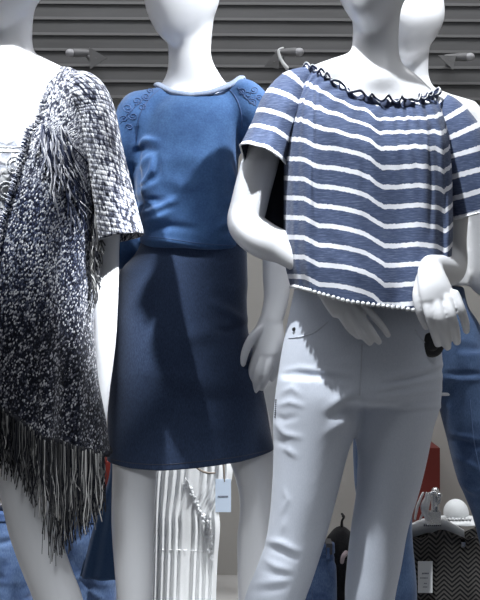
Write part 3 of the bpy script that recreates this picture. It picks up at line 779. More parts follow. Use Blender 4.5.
# a wide ribbed sleeve
sm = MB(); sm.sweep([(70,82,D1-.005,13,1.5),(84,92,D1-.005,20,1.9),(95,112,D1,20,2.2),(104,150,D1,19,2.6),(114,200,D1,21,2.5),(121,238,D1,23.5,2.3)], n=64, m=70, caps=False)
G = np.array(sm.v).reshape(-1, 64, 3); rows = G.shape[0]
C_ = G.mean(1, keepdims=True); wv = np.linspace(0, 1, rows)[:, None]
G = C_+(G-C_)*(1+.02*wv*np.sin(np.linspace(0, 2*math.pi, 64, endpoint=False)*6)[None, :])[..., None]
uv = np.zeros((rows, 64, 2)); uv[..., 0] = np.linspace(0, .40, 64)[None, :]; uv[..., 1] = np.linspace(0, .36, rows)[:, None]
slc = link('cardigan_sleeve', MB().grid(G, uv, True), M['knit_sleeve'], m1, solid=.007); slc.parent = card
# knitted border down the front edge: short cross bars of yarn
bd = MB(); Gl = CG[:, 0]
ks = np.linspace(14, 196, 92)
for kk in ks:
    i = int(kk); p = Gl[i]; q = CG[i, 4]; t_ = (q-p)/np.linalg.norm(q-p)
    a = p-t_*.001+np.array([0,-.004,0]); e2 = p+t_*.008+np.array([0,-.005,-.002])
    bd.sweep([(*a,.0013),(*((a+e2)/2+np.array([0,-.002,0])),.0017),(*e2,.0013)], n=6, m=5, px=False)
o = link('front_border', bd, M['fringe_light'], m1); o.parent = card

def strand(mb, p, length, r, sway=(0,0), curl=.004, back=.0):
    m_ = 9; ph = random.random()*6; ph2 = random.random()*6; fr = random.uniform(.6, 2.0)
    pts = []
    for k_ in range(m_):
        t = k_/(m_-1)
        pts.append((p[0]+sway[0]*t*t+curl*t*math.sin(fr*t*6+ph), p[1]+sway[1]*t+curl*.8*t*math.cos(fr*t*5+ph2), p[2]-length*t, r*(1-.25*t)))
    mb.sweep(pts, n=5, m=m_+3, px=False)
# long fringe along the hem
fm = MB(); hem = CG[-1]
hp = 240+hem[:, 0]*F/hem[:, 1]
lastc = int(np.argmax(hp[:140] > 103)) or 140
for rep in range(900):
    k_ = random.random()
    i = int(k_*lastc)
    p = hem[i].copy()+np.array([random.uniform(-.004,.004), random.uniform(-.014,.006), random.uniform(0,.012)])
    pxx = hp[i]
    base = np.interp(pxx, [-10,20,38,46,58,66,80,95,106], [58,60,68,100,114,102,82,66,50])
    if hem[i,1] > D1+.02: base = 75
    L = base*random.uniform(.42, 1.05)*D1/F
    strand(fm, p, L, random.uniform(.0007,.0013), (random.uniform(-.008,.008), random.uniform(-.006,.008)), .0036)
fr = link('hem_fringe', fm, M['fringe_dark'], m1); fr['kind'] = 'stuff'; fr.parent = card
# knotted edge above the fringe
kn = MB()
pts = [(*(hem[i]+np.array([0,-.004,.006+.002*math.sin(i*1.7)])), .0045+.0012*math.sin(i*2.3)) for i in range(0, 150, 2)]
kn.sweep(pts, n=7, m=150, px=False)
o = link('hem_cord', kn, M['fringe_dark'], m1); o.parent = card
# side fringe beneath the sleeve, and the tassels hanging down the front seam
bv = bvh_of(card); f2 = MB()
for rep in range(46):
    py = random.uniform(196, 268); px = np.interp(py, [196,268],[98,92])+random.uniform(-4,3)
    d_ = D1-.03
    strand(f2, P(px, py, d_-.02), random.uniform(22,48)*D1/F, random.uniform(.0013,.002), (random.uniform(0,.012), 0), .005)
o = link('side_fringe', f2, M['fringe_dark'], m1); o['kind'] = 'stuff'; o.parent = card
f3 = MB()
for rep in range(95):
    t = random.random(); sx = np.interp(t, [0,1],[40,66])+random.uniform(-4,8); sy = 122+random.uniform(0,60)*t+random.uniform(0,20)
    L = random.uniform(22, 60); dx = np.interp(sx, [40,70],[0,20])+random.uniform(-7,7)
    W = []; ph = random.random()*6
    for q in np.linspace(0, 1, 9):
        p, nn = on(bv, sx+dx*q+2.2*math.sin(q*7+ph)*q, sy+L*q, .003+.004*math.sin(q*5+ph)**2)
        if p is not None and (not W or np.linalg.norm(p-np.array(W[-1][:3])) < .04): W.append((*p, .0014))
    if len(W) > 4: f3.sweep(W, n=5, m=16, px=False)
o = link('front_tassels', f3, M['fringe_light'], m1); o['kind'] = 'stuff'; o.parent = card
creases(card, [([(97,150),(96,180),(94,215)], 3, -2.5), ([(45,118),(40,140),(33,170)], 4, 1.5), ([(55,360),(50,400),(48,435)], 6, 3.0), ([(28,370),(26,400),(24,420)], 5, 3.0), ([(80,370),(78,410),(76,450)], 6, 2.4), ([(38,360),(37,400),(36,430)], 5, -2.5), ([(66,370),(64,410),(62,445)], 5, -2.5)])

# ================================================================== mannequin standing behind the striped blouse
D4 = 2.78
m4 = thing('mannequin', 'white mannequin in white shirt and blue jeans behind the striped blouse', 'mannequin', (X(430,D4), D4, 0))
b = MB()
head(b, 408, 14, D4-.01, -.55, -.02, 0, .128, .09, .106)
b.sweep([(413,20,D4+.03,20),(411,55,D4+.02,18),(411,80,D4+.02,18.5),(413,108,D4+.02,30)], n=32)
b.sweep([(413,92,D4+.02,11,1.4),(440,103,D4+.02,12,1.4),(464,114,D4+.02,13,1.4)], n=24)
b.sweep([(413,92,D4+.02,11,1.4),(385,103,D4+.02,12,1.4),(360,116,D4+.02,13,1.4)], n=24)
b.rings([(104,385,440,.05,.06),(122,366,460,.08,.085),(160,370,458,.10,.09),(210,378,450,.085,.085),(260,378,456,.09,.10),(300,378,460,.09,.10),(330,376,472,.095,.12),(370,376,484,.095,.12),(395,390,480,.08,.1)], D4+.01, n=48)
b.rings([(360,434,486,.085,.10),(400,442,490,.08,.09),(440,452,496,.07,.075),(480,462,503,.062,.065),(520,477,513,.055,.058),(600,492,524,.048,.056),(685,503,520,.027,.03)], D4, n=32)
b.rings([(360,374,430,.085,.10),(440,362,408,.07,.075),(500,362,400,.06,.062),(540,368,402,.054,.058),(600,380,410,.048,.056),(685,388,404,.027,.03)], D4+.04, n=32)
foot(b, 512, 693, D4, 12); foot(b, 396, 690, D4+.04, 12)
b.sweep([(464,114,D4+.02,14),(478,160,D4+.02,14),(490,220,D4+.02,13),(500,290,D4-.0,11),(506,335,D4-.02,9),(508,365,D4-.03,10,.5)], n=20, m=50)
b.sweep([(360,116,D4+.02,14),(352,160,D4+.02,14),(350,220,D4+.03,13),(350,290,D4+.02,11),(352,335,D4,9),(354,365,D4,10,.5)], n=20, m=50)
body4 = body(m4, b)
b = MB()
b.rings([(100,388,438,.06,.07),(108,370,452,.085,.095),(130,364,464,.105,.105),(170,366,464,.115,.105),(230,368,466,.115,.11),(285,368,468,.12,.12)], D4+.01, n=64, ex=2.5)
b.sweep([(413,98,D4+.015,12,1.5),(442,106,D4+.015,13,1.6),(466,114,D4+.015,14,1.7)], n=24, m=20)
b.sweep([(413,98,D4+.015,12,1.5),(385,106,D4+.015,13,1.6),(360,118,D4+.015,14,1.7)], n=24, m=20)
b.sweep([(466,116,D4+.01,16,1.5),(480,160,D4,19,1.5),(489,220,D4-.01,21,1.5),(491,276,D4-.02,22.5,1.4)], n=28, m=40)
b.sweep([(360,118,D4+.01,16,1.5),(350,160,D4+.01,18,1.5),(346,220,D4+.01,20,1.5),(346,270,D4+.0,20,1.4)], n=28, m=40)
shirt4 = link('shirt', b, M['shirt_white'], m4, remesh=.006, relax=4)
creases(shirt4, [([(472,105),(474,140),(474,185)], 2, -1.5), ([(466,150),(467,220),(467,282)], 2, -1.6)])
b = MB()
b.rings([(286,378,463,.095,.11),(305,376,467,.10,.12),(325,374,479,.105,.13),(350,372,486,.11,.135),(376,372,489,.105,.13),(392,380,486,.085,.11)], D4+.01, n=56)
b.rings([(352,430,488,.095,.12),(376,436,492,.095,.115),(400,438,495,.09,.10),(440,447,502,.083,.085),(480,457,509,.075,.075),(520,473,519,.066,.066),(570,484,526,.06,.065),(660,492,526,.05,.055)], D4-.005, n=40)
b.rings([(352,370,434,.095,.12),(400,360,424,.09,.10),(450,353,416,.083,.085),(480,354,412,.075,.075),(530,362,412,.066,.066),(600,374,417,.06,.065),(660,380,416,.05,.055)], D4+.04, n=40)
jeans4 = link('jeans', b, M['denim'], m4, remesh=.005, relax=4)
creases(jeans4, [([(446,378),(462,380),(484,379)], 2.5, 2.4), ([(446,374),(470,374),(484,374)], 2.5, -2.4), ([(442,398),(452,410),(450,425)], 4, 2.0), ([(450,432),(460,436),(480,440)], 3, 2.0), ([(452,440),(466,443),(482,447)], 3, -1.8),
   ([(456,458),(466,462),(480,470)], 3, 2.0), ([(460,480),(470,490),(482,492)], 3, 2.0), ([(462,490),(472,498),(480,500)], 3, -1.8), ([(455,385),(460,400),(458,420)], 4, -1.6), ([(447,330),(460,340),(480,345)], 4, 1.4)])
bv = bvh_of(jeans4); s_ = MB(); seam(s_, bv, [(470,400),(474,440),(482,480)], .0012, 0)
o = link('side_seam', s_, M['denim_stitch'], m4); o.parent = jeans4

# ================================================================== stock behind the mannequins
def text_bars(mb, x0, x1, z, y, h, n, nx=(1,0,0)):
    w = (x1-x0)/n
    for q in range(n): mb.box((x0+q*w, y-.0006, z-h/2*random.uniform(.7,1)), (x0+q*w+w*.72, y, z+h/2))

def rail(name, x0p, x1p, py, d, label):
    t = thing(name, label, 'rail', (X((x0p+x1p)/2, d), d+.25, 0))
    mb = MB(); mb.sweep([(x0p,py,d,4),(x1p,py,d,4)], n=12, m=4); link('crossbar', mb, M['dark_metal'], t)
    for xp in (x0p+2, x1p-2):
        mb = MB(); x = X(xp, d); z = Z(py, d); mb.sweep([(x,d,z,.011),(x,d,.012,.011)], n=12, m=4, px=False); link('post', mb, M['dark_metal'], t)
    for xx in (X(x0p+2,d), X(x1p-2,d)):
        mb = MB(); mb.box((xx-.02, d-.16, 0), (xx+.02, d+.16, .02)); link('foot_bar', mb, M['dark_metal'], t, smooth=False)
    return t

# white pleated dress hanging between the legs of the sweatshirt mannequin
DW = 3.0
rail('garment_rail', 139, 262, 424, DW, 'dark metal garment rail behind the navy skirt carrying the white pleated dress')
wd = thing('hanging_dress', 'white pleated dress with lace edge hanging behind the navy skirt', 'dress', (X(190,DW), DW, Z(440,DW)))
nU, nV = 160, 60; th = np.linspace(0, 2*math.pi, nU, endpoint=False); G = []
for v in np.linspace(0, 1, nV):
    py = 440+v*208
    xl = pchip([440,470,520,600,710],[164,157,154.5,153,150],[py])[0]; xr = pchip([440,468,490,512,526,560,600,710],[228,233,229,219,220,217.5,216,214],[py])[0]
    c, sn = np.cos(th), np.sin(th); px = (xl+xr)/2+(xr-xl)/2*np.sign(c)*np.abs(c)**.7
    pl = (.006+.004*v)*np.sin((px-xl)/(xr-xl)*2*math.pi*10+.8*np.sin(py*.02))
    y = DW+.035*np.sign(sn)*np.abs(sn)**.6-pl*np.where(sn < 0, 1, .5)
    G.append(np.stack([X(px, DW), y, np.full(nU, Z(py, DW))], 1))
wdc = link('cloth', MB().grid(np.array(G), None, True, True), M['white_cloth'], wd)
bv = bvh_of(wdc); lc = MB(); random.seed(3)
for q in np.linspace(0, 1, 34):
    cx = np.interp(q, [0,.4,.55,1],[186,200,207,212]); cy = np.interp(q, [0,.4,.55,1],[484,514,522,560])
    for k_ in range(2):
        p, nn = on(bv, cx+random.uniform(-3,3), cy+random.uniform(-3,3), .001)
        if p is not None: lc.blob(p, (.0045,.003,.0045), 8, 6)
seam(lc, bv, [(186,478),(196,505),(206,520),(213,540)], .002, .001)
seam(lc, bv, [(155,550),(175,550),(205,551)], .0015, .0005)
link('lace_trim', lc, M['thread_white'], wd)
hg = MB(); hg.sweep([(161,452,DW,2.2),(180,443,DW,2.6),(196,437,DW,3),(212,443,DW,2.6),(231,452,DW,2.2)], n=8, m=30)
hg.sweep([(196,437,DW,1.2),(196,430,DW,1.2),(198,426,DW-.0,1.2),(200,421,DW,1.2),(197,417.5,DW,1.2),(193.5,420,DW,1.2)], n=6, m=24)
hw = link('clothes_hanger', hg, M['white_plastic']); tag(hw, 'white hanger holding the white pleated dress on its rail', 'hanger')
pt = thing('price_tag', 'pale blue price tag on brown string against the white pleated dress', 'tag', P(222, 470, DW-.08))
mb = MB(); x0, x1 = X(215.5,DW-.075), X(231,DW-.075); z0, z1 = Z(512,DW-.075), Z(479,DW-.075)
mb.box((x0, DW-.077, z0), (x1, DW-.075, z1)); M['tag_blue'] = mat('pale_blue_card', (.62,.72,.86), .5)
link('card', mb, M['tag_blue'], pt, smooth=False)
mb = MB(); text_bars(mb, X(218,DW-.077), X(228.5,DW-.077), Z(496.5,DW-.077), DW-.0772, .004, 8); link('print', mb, M['ink'], pt, smooth=False)
mb = MB(); mb.sweep([(224.5,481,DW-.076,.8),(224,472,DW-.074,.9),(223.5,462,DW-.07,.9),(222,446,DW-.04,.8)], n=6, m=14); link('string', mb, M['string'], pt)
mb = MB(); mb.sweep([(190,461,DW-.055,.9),(200,470,DW-.06,1.1),(208,473,DW-.06,1.1),(215,473,DW-.055,.9)], n=6, m=16); tag(link('hanging_loop', mb, M['string']), 'thin brown cord loop across the white pleated dress', 'cord')

# hanging jeans
def hanging_jeans(x0, x1, ytop, d, label, split=True, ybot=None, leg=.5):
    t = thing('hanging_jeans', label, 'jeans', (X((x0+x1)/2, d), d, Z(ytop, d)), 'jeans hanging behind the mannequins')
    yb = ybot or 300+CZ*F/d-18
    w = x1-x0; mid = x0+w*leg
    mb = MB()
    mb.rings([(ytop+3, x0+w*.06, x1-w*.06, .035,.035),(ytop+30, x0+w*.01, x1-w*.01, .05,.05),(ytop+58, x0, x1, .045,.045),(ytop+70, x0+2, x1-2, .03,.03)], d, n=48, ex=2.6)
    mb.rings([(ytop+50, x0, mid+2, .045,.045),(ytop+80, x0, mid+2, .05,.05),((ytop+yb)/2, x0+1, mid+2, .045,.045),(yb, x0+3, mid-1, .04,.04)], d, n=32, ex=2.6)
    mb.rings([(ytop+50, mid-2, x1, .045,.045),(ytop+80, mid-2, x1, .05,.05),((ytop+yb)/2, mid-2, x1-1, .045,.045),(yb, mid+1, x1-3, .04,.04)], d, n=32, ex=2.6)
    dn = link('denim', mb, M['denim_light'], t, remesh=.006, relax=3)
    st = []
    for q in range(16):
        cx = random.uniform(x0, x1); cy = random.uniform(ytop+8, min(yb, 640)); st.append(([(cx-9, cy+random.uniform(-6,6)), (cx, cy+random.uniform(-2,2)), (cx+9, cy+random.uniform(-6,6))], 2.6, random.choice((-1.6, 1.8))))
    creases(dn, st)
    wb = MB(); wb.rings([(ytop, x0+w*.05, x1-w*.05, .038,.038),(ytop+9, x0+w*.04, x1-w*.04, .042,.042)], d, n=48, m=6, ex=2.6); wbo = link('waistband', wb, M['denim_light'], t)
    bv = bvh_of(dn); s_ = MB(); seam(s_, bv, [(mid, ytop+12), (mid, ytop+35), (mid+1, ytop+58)], .0014, 0)
    seam(s_, bv, [(x0+w*.12, ytop+11), (x0+w*.2, ytop+24), (x0+w*.04, ytop+34)], .0012, 0); seam(s_, bv, [(x1-w*.12, ytop+11), (x1-w*.2, ytop+24), (x1-w*.04, ytop+34)], .0012, 0)
    if s_.v: link('stitching', s_, M['denim_stitch'], t)
    for f_ in (.2, .8):
        lb = MB(); xx = x0+w*f_; lb.box((X(xx-1.5,d), d-.048, Z(ytop+10,d)), (X(xx+1.5,d), d-.040, Z(ytop-1,d))); link('belt_loop', lb, M['denim_light'], t, smooth=False)
    return t
DJ = 2.95
rail('garment_rail', -50, 124, 506, DJ, 'low dark metal garment rail behind the cardigan mannequin carrying blue jeans')
random.seed(11)
hanging_jeans(-38, 34, 512, DJ-.0, 'blue jeans hanging at far left behind the cardigan mannequin’s leg')
hanging_jeans(62, 118, 514, DJ-.0, 'pale blue jeans hanging below the cardigan fringe')
random.seed(12)
hanging_jeans(286, 337, 545, DJ+.15, 'blue jeans hanging low, seen between the white jeans legs')
# clip bars that carry them
def clip_bar(x0, x1, py, d, label):
    mb = MB(); mb.sweep([(x0,py,d,2),(x1,py,d,2)], n=8, m=4)
    for xx in (x0, x1): mb.box((X(xx-3,d), d-.046, Z(py+9,d)), (X(xx+3,d), d-.028, Z(py-2,d)))
    for xx in (x0, x1): mb.box((X(xx-3,d), d-.03, Z(py+3,d)), (X(xx+3,d), d+.02, Z(py-2,d)))
    tag(link('clip_hanger', mb, M['dark_metal'], smooth=False), label, 'hanger')
clip_bar(-25, 22, 508, DJ, 'dark metal clip hanger gripping the far left blue jeans')
clip_bar(72, 108, 510, DJ, 'dark metal clip hanger gripping the pale blue jeans below the cardigan fringe')
clip_bar(295, 328, 542, DJ+.15, 'dark metal clip hanger gripping the jeans between the white jeans legs')
mb = MB(); mb.sweep([(*P(311,538,DJ+.15),.009),(X(311,DJ+.15), 3.97, Z(538,DJ+.15), .009)], n=8, m=4, px=False); tag(link('faceout_arm', mb, M['dark_metal']), 'dark wall arm holding the jeans between the white jeans legs', 'arm')

# navy flared skirt hanging beside the bare leg
DN = 2.75
nv = MB(); nU, nV = 96, 40; th = np.linspace(0, 2*math.pi, nU, endpoint=False); G = []
for v in np.linspace(0, 1, nV):
    py = 430+v*146; xl = pchip([430,470,510,540,576],[112,110,98,90,81],[py])[0]; xr = pchip([430,576],[140,150],[py])[0]
    c, sn = np.cos(th), np.sin(th); px = (xl+xr)/2+(xr-xl)/2*c
    y = DN+.045*sn-.006*v*np.sin(th*9)
    G.append(np.stack([X(px, DN), y, np.full(nU, Z(py, DN))], 1))
nsk = thing('hanging_skirt', 'plain navy flared skirt hanging behind the bare leg of sweatshirt mannequin', 'skirt', P(128, 430, DN))
link('cloth', MB().grid(np.array(G), None, True), M['denim_navy'], nsk, solid=.003)
wb = MB(); wb.rings([(422,112,140,.045,.045),(432,111.5,140.5,.046,.046)], DN, n=48, m=6); link('waistband', wb, M['denim_navy'], nsk)
mb = MB(); mb.sweep([(126,424,DN+.0,3),(126,412,DN,2),(126,406,DN+.3,2)], n=8, m=16); mb.sweep([(126,405,DN+.3,3),(126,400,3.97,3)], n=8, m=8)
tag(link('faceout_arm', mb, M['chrome']), 'chrome wall arm holding the navy flared skirt', 'arm')
rt = MB(); rt.box((X(101,2.9), 2.9, Z(488,2.9)), (X(111,2.9), 2.925, Z(462,2.9)))
rt.sweep([(106,462,2.9,1.2),(107,440,2.92,1.0),(112,420,2.98,1.0)], n=6, m=10)
tag(link('red_tag', rt, M['red'], smooth=False), 'small red tag showing between the cardigan fringe and navy skirt hem', 'tag')

# right: herringbone skirt on a white clip hanger
DH = 2.98
sk = thing('hanging_skirt', 'dark herringbone tweed skirt on white hanger at lower right', 'skirt', P(450, 532, DH))
nU, nV = 160, 60; th = np.linspace(0, 2*math.pi, nU, endpoint=False); G = []; UV = []
for v in np.linspace(0, 1, nV):
    py = 531+v*110; xl = 404+2*v; xr = 500
    c, sn = np.cos(th), np.sin(th); px = (xl+xr)/2+(xr-xl)/2*np.sign(c)*np.abs(c)**.5
    top = 4*np.exp(-v*30)*np.sin((px-404)*.13)
    y = DH+.04*np.sign(sn)*np.abs(sn)**.6-.004*np.sin(px*.11+v)*np.where(sn < 0, 1, -1)
    G.append(np.stack([X(px, DH), y, Z(py+top, DH)], 1)); UV.append(np.stack([X(px, DH), np.full(nU, -v*.29)], 1))
skc = link('cloth', MB().grid(np.array(G), np.array(UV), True), M['herring'], sk, solid=.004)
mb = MB(); mb.box((X(417.8,DH-.05), DH-.0545, Z(592.5,DH-.05)), (X(432.3,DH-.05), DH-.052, Z(561,DH-.05))); lb = link('label_tag', mb, M['white_plastic'], sk, smooth=False); lb['label'] = 'white printed label tag'
mb = MB()
for (yy, a, e2, n_) in ((573.5,422,429,5),(578,420,428,6),(583.5,424,427,3),(587,423,427.5,4)): text_bars(mb, X(a,DH-.0545), X(e2,DH-.0545), Z(yy,DH-.0545), DH-.0546, .0042 if yy < 575 else .0026, n_)
o = link('print', mb, M['ink'], sk, smooth=False); o.parent = lb; 
def hanger(cx, cy, d, w, label, word=True):
    t = thing('clothes_hanger', label, 'hanger', P(cx, cy, d))
    mb = MB(); ws = w/2
    # broad moulded bow: flat plastic, thick in the middle, dropping to both ends
    n_ = 40; G = []
    for q in np.linspace(-1, 1, n_):
        px = cx+ws*q
        top = cy-8+4.0*abs(q)**1.3+ (6.5*max(0, abs(q)-.35)**1.2*2.0); bot = cy+6.5+10*max(0, abs(q)-.2)**1.0
        bot = max(bot, top+4); hz = .010*(1-.4*abs(q))
        zt, zb = Z(top, d), Z(bot, d); x = X(px, d)
        G.append([(x,d-hz*.6,zb),(x,d-hz,zb+.003),(x,d-hz,zt-.003),(x,d-hz*.6,zt),(x,d+hz*.6,zt),(x,d+hz,zt-.003),(x,d+hz,zb+.003),(x,d+hz*.6,zb)])
    mb.grid(np.array(G), None, True, True, True); link('bow', mb, M['white_plastic'], t)
    mb = MB(); mb.sweep([(cx-6,cy-6,d,1.5),(cx-6,cy-18,d,1.5),(cx-5,cy-27,d,1.7),(cx-1,cy-33,d,1.7),(cx+5,cy-32,d,1.7),(cx+6.5,cy-25,d,1.7),(cx+3,cy-21,d,1.5)], n=8, m=40); link('hook', mb, M['chrome'], t)
    mb = MB(); mb.box((X(cx-7,d), d-.014, Z(cy-2,d)), (X(cx+7,d), d+.012, Z(cy-15,d))); link('hook_mount', mb, M['white_plastic'] if not word else M['chrome'], t, smooth=False)
    for q in (-.86, .86):
        mb = MB(); px = cx+ws*q; py = cy+11; mb.box((X(px-2,d), d-.05, Z(py+6,d)), (X(px+2,d), d-.042, Z(py-1,d))); mb.box((X(px-2,d), d-.05, Z(py+1,d)), (X(px+2,d), d+.008, Z(py-1,d))); link('clip', mb, M['chrome'], t, smooth=False)
    if word:
        mb = MB(); text_bars(mb, X(cx-10,d), X(cx+8,d), Z(cy-1.5,d), d-.0102, .0058, 9); link('lettering', mb, M['ink'], t, smooth=False)
    return t
hanger(433, 526, DH, 62, 'white lettered hanger holding the herringbone skirt')
# frosted cover strip and ribbons tied at the hook
rb = MB(); random.seed(5)
for q in range(9):
    x0 = 424+random.uniform(-2,6); rb.sweep([(x0,496+random.uniform(-3,3),DH-.02,1.2),(x0-5*random.random()-1,507+random.uniform(-2,2),DH-.03,1.5),(x0-3+random.uniform(-8,6),519,DH-.028,1.1)], n=6, m=12)
tag(link('white_ribbon', rb, M['thread_white']), 'tangle of white ribbons tied round the lettered hanger’s hook', 'ribbon')
ar = thing('hanger_stand', 'grey metal stand behind the lettered hanger', 'stand', (X(438,DH), DH+.04, 0))
mb = MB(); xs_ = X(438,DH); mb.sweep([(xs_,DH+.04,.02,.012),(xs_,DH+.04,Z(494,DH),.012)], n=14, m=4, px=False); link('post', mb, M['chrome'], ar)
mb = MB(); mb.sweep([(xs_,DH+.04,Z(494,DH),.008),(xs_,DH-.02,Z(494,DH),.008)], n=10, m=4, px=False); link('peg', mb, M['chrome'], ar)
mb = MB(); mb.sweep([(xs_,DH+.04,.0,.07),(xs_,DH+.04,.02,.07)], n=30, m=3, px=False, caps=False); mb.sweep([(xs_,DH+.04,.004,.07),(xs_,DH+.04,.018,.065)], n=30, m=3, px=False, flat=1.0); link('foot_plate', mb, M['chrome'], ar)
# second white hanger and round white cover behind
DB = 3.16
hb = thing('sun_hat', 'small round white hat with beaded brim behind the lettered hanger', 'hat', P(458, 520, DB))
def capshape(G):
    G = G.copy(); G[..., 2] = np.where(G[..., 2] < -.15, -.15, G[..., 2]); return G
mb = MB(); mb.blob(P(456, 513, DB), (.036,.04,.04), 30, 20, None, capshape); link('crown', mb, M['white_cloth'], hb)
mb = MB(); mb.blob(P(461, 520.5, DB), (.085,.08,.006), 40, 8); link('brim', mb, M['white_cloth'], hb)
bd = None
for q, xx in enumerate(np.linspace(436, 470, 11)):
    if bd is None: mb = MB(); mb.blob((0,0,0), (.0052,.0052,.0052), 10, 8); o = link('bead', mb, M['white_plastic']); bd = o.data
    else: o = bpy.data.objects.new('bead', bd); COL.objects.link(o)
    o.parent = hb; o.location = tuple(P(xx, 519.5, DB-.07-.012*math.cos((xx-453)/12))-np.array(hb.location))
sb = thing('hat_stand', 'slim stand holding up the round white hat', 'stand', (X(458,DB), DB, 0))
mb = MB(); mb.sweep([(X(458,DB),DB,.0,.008),(X(458,DB),DB,Z(523,DB),.008)], n=10, m=4, px=False); link('post', mb, M['dark_metal'], sb)
mb = MB(); mb.blob((X(458,DB),DB,.006), (.06,.06,.006), 30, 8); link('foot_plate', mb, M['dark_metal'], sb)
# red panel on the wall
rp = MB(); rp.box((X(417,3.8), 3.80, Z(588,3.8)), (X(440,3.8), 3.98, Z(448,3.8))); tag(link('wall_board', rp, M['red'], smooth=False), 'dark red upright board on the wall between the white and blue jeans', 'board')
# black coat seen between the white jeans
bc = thing('hanging_coat', 'black coat hanging low between the white jeans legs', 'coat', P(342, 520, 3.3))
mb = MB(); mb.rings([(528,337,346,.03,.03),(536,330,352,.05,.05),(552,326,357,.07,.07),(590,325,360,.08,.08),(624,324,362,.08,.08)], 3.3, n=40)
mb.sweep([(331,540,3.3,6),(327,575,3.28,6),(326,608,3.27,6)], n=16, m=20); mb.sweep([(352,540,3.3,6),(357,580,3.28,6),(359,608,3.27,6)], n=16, m=20)
link('cloth', mb, M['black_cloth'], bc, remesh=.008, relax=3)
mb = MB(); mb.sweep([(342,531,3.3,2),(342,521,3.3,1.2),(344,517,3.3,1.2),(342,514,3.3,1.2)], n=6, m=16); link('hanger_hook', mb, M['black_plastic'], bc)
mb = MB(); mb.sweep([(346,553,3.2,2.6),(343,557,3.19,2.4),(342,562,3.19,2)], n=8, m=10); 
M['pink'] = mat('pale_pink_trim', (.55,.45,.47), .7); o = link('pink_trim', mb, M['pink'], bc)
mb = MB(); mb.sweep([(343,516,3.28,1.5),(343,516,3.97,1.5)], n=8, m=4); tag(link('faceout_arm', mb, M['black_plastic']), 'thin black wall arm holding the black coat', 'arm')
# white plinth behind the hanging hand
pl = thing('display_plinth', 'white display plinth behind the lowered hand of sweatshirt mannequin', 'plinth', (X(281,3.2), 3.3, 0))
mb = MB(); mb.box((X(264,3.2), 3.2, 0), (X(305,3.2), 3.42, Z(347,3.2))); link('block', mb, M['white_plastic'], pl, smooth=False)
mb = MB(); mb.box((X(263,3.19), 3.19, Z(347,3.2)), (X(306,3.19), 3.43, Z(343,3.2))); link('top_slab', mb, M['white_plastic'], pl, smooth=False)

# ================================================================== the room
DWL = 4.0
mb = MB(); mb.box((-2.6, DWL, 0), (2.6, DWL+.1, 3.3)); struct(link('wall_back', mb, M['plaster'], smooth=False))
mb = MB(); mb.box((-2.6, .9, -.1), (2.6, DWL+.1, 0)); struct(link('floor', mb, M['floor'], smooth=False))
mb = MB(); mb.box((-2.6, .9, 3.3), (2.6, DWL+.1, 3.4)); struct(link('ceiling', mb, M['ceiling'], smooth=False))
mb = MB(); mb.box((-2.7, .9, 0), (-2.6, DWL+.1, 3.3)); struct(link('wall_left', mb, M['plaster'], smooth=False))
mb = MB(); mb.box((2.6, .9, 0), (2.7, DWL+.1, 3.3)); struct(link('wall_right', mb, M['plaster'], smooth=False))
# slatted cladding on the upper wall: each slat overhangs the next, pale lower lip
mb = MB(); pitch = .0559; z0 = Z(101, DWL-.03); n_ = int((3.28-z0)/pitch); R = rotz(math.radians(-.9)); R = R @ roty(math.radians(.55))
for q in range(n_):
    z = z0+q*pitch
    mb.add((R @ (np.array([(-2.5,DWL-.072,z+.009),(2.5,DWL-.072,z+.009),(2.5,DWL-.067,z+pitch),(-2.5,DWL-.067,z+pitch)])-np.array([0,DWL,z0])).T).T+np.array([0,DWL,z0]), [(0,1,2,3)], None, 0)
    mb.box((-2.5, DWL-.0755, z), (2.5, DWL-.060, z+.0095), 1, R, (0,DWL,z0))
o = struct(link('trim_1', mb, [M['slat'], M['slat_edge']], smooth=False, norm=False))
# spotlights on the slats
def spot_fixture(px, py, d, label, flip, flap, cable=None):
    t = thing('spotlight', label, 'spotlight', P(px, py, d), 'spotlights on the slatted wall')
    mb = MB(); c = P(px, py, d); dr = np.array([.85*flip, -.45, -.10]); dr /= np.linalg.norm(dr)
    mb.sweep([(*(c-dr*.05), .009),(*(c-dr*.01), .013),(*(c+dr*.02), .015)], n=20, m=10, px=False, axis=(0,0,1)); link('lamp_head', mb, M['lamp_grey'], t)
    mb = MB(); mb.sweep([(*(c+dr*.030), .0135),(*(c+dr*.038), .014)], n=20, m=4, px=False, axis=(0,0,1)); link('lens', mb, M['lamp_face'], t)
    A, B, Cc = [P(x, y, d-.03+.01*q) for q, (x, y) in enumerate(flap)]; th_ = np.array([0,.004,0]); f_ = MB()
    f_.add([A,B,Cc,A+th_,B+th_,Cc+th_], [(0,1,2),(5,4,3),(0,3,4,1),(1,4,5,2),(2,5,3,0)]); link('flap', f_, M['lamp_flap'], t, smooth=False)
    m_ = (A+B+Cc)/3+th_
    mb = MB(); mb.sweep([(*(c-dr*.03), .007),(*((c+m_)/2+np.array([0,.02,0])), .007),(*m_, .005)], n=10, m=10, px=False)
    mb.sweep([(*((c+m_)/2+np.array([0,.02,0])), .009),((c+m_)[0]/2, DWL-.05, (c+m_)[2]/2+.01, .009)], n=10, m=6, px=False); link('bracket', mb, M['lamp_grey'], t)
    if cable:
        mb = MB(); mb.sweep([(x, y, d-.04, 1.1+.25*q) for q, (x, y) in enumerate(cable)], n=8, m=20); o = link('cable', mb, M['white_plastic'], t); o['label'] = 'white cable'
    return t
M['lamp_flap'] = mat('lamp_flap_grey', (.15,.15,.152), .6)
spot_fixture(80, 53, 3.8, 'grey spotlight on the slats above the cardigan shoulder', -1, [(89,47),(90,69),(107,58)])
spot_fixture(460, 57, 3.8, 'grey spotlight on the slats right of the rear mannequin’s neck', 1, [(438,55),(453,70),(456,56)])
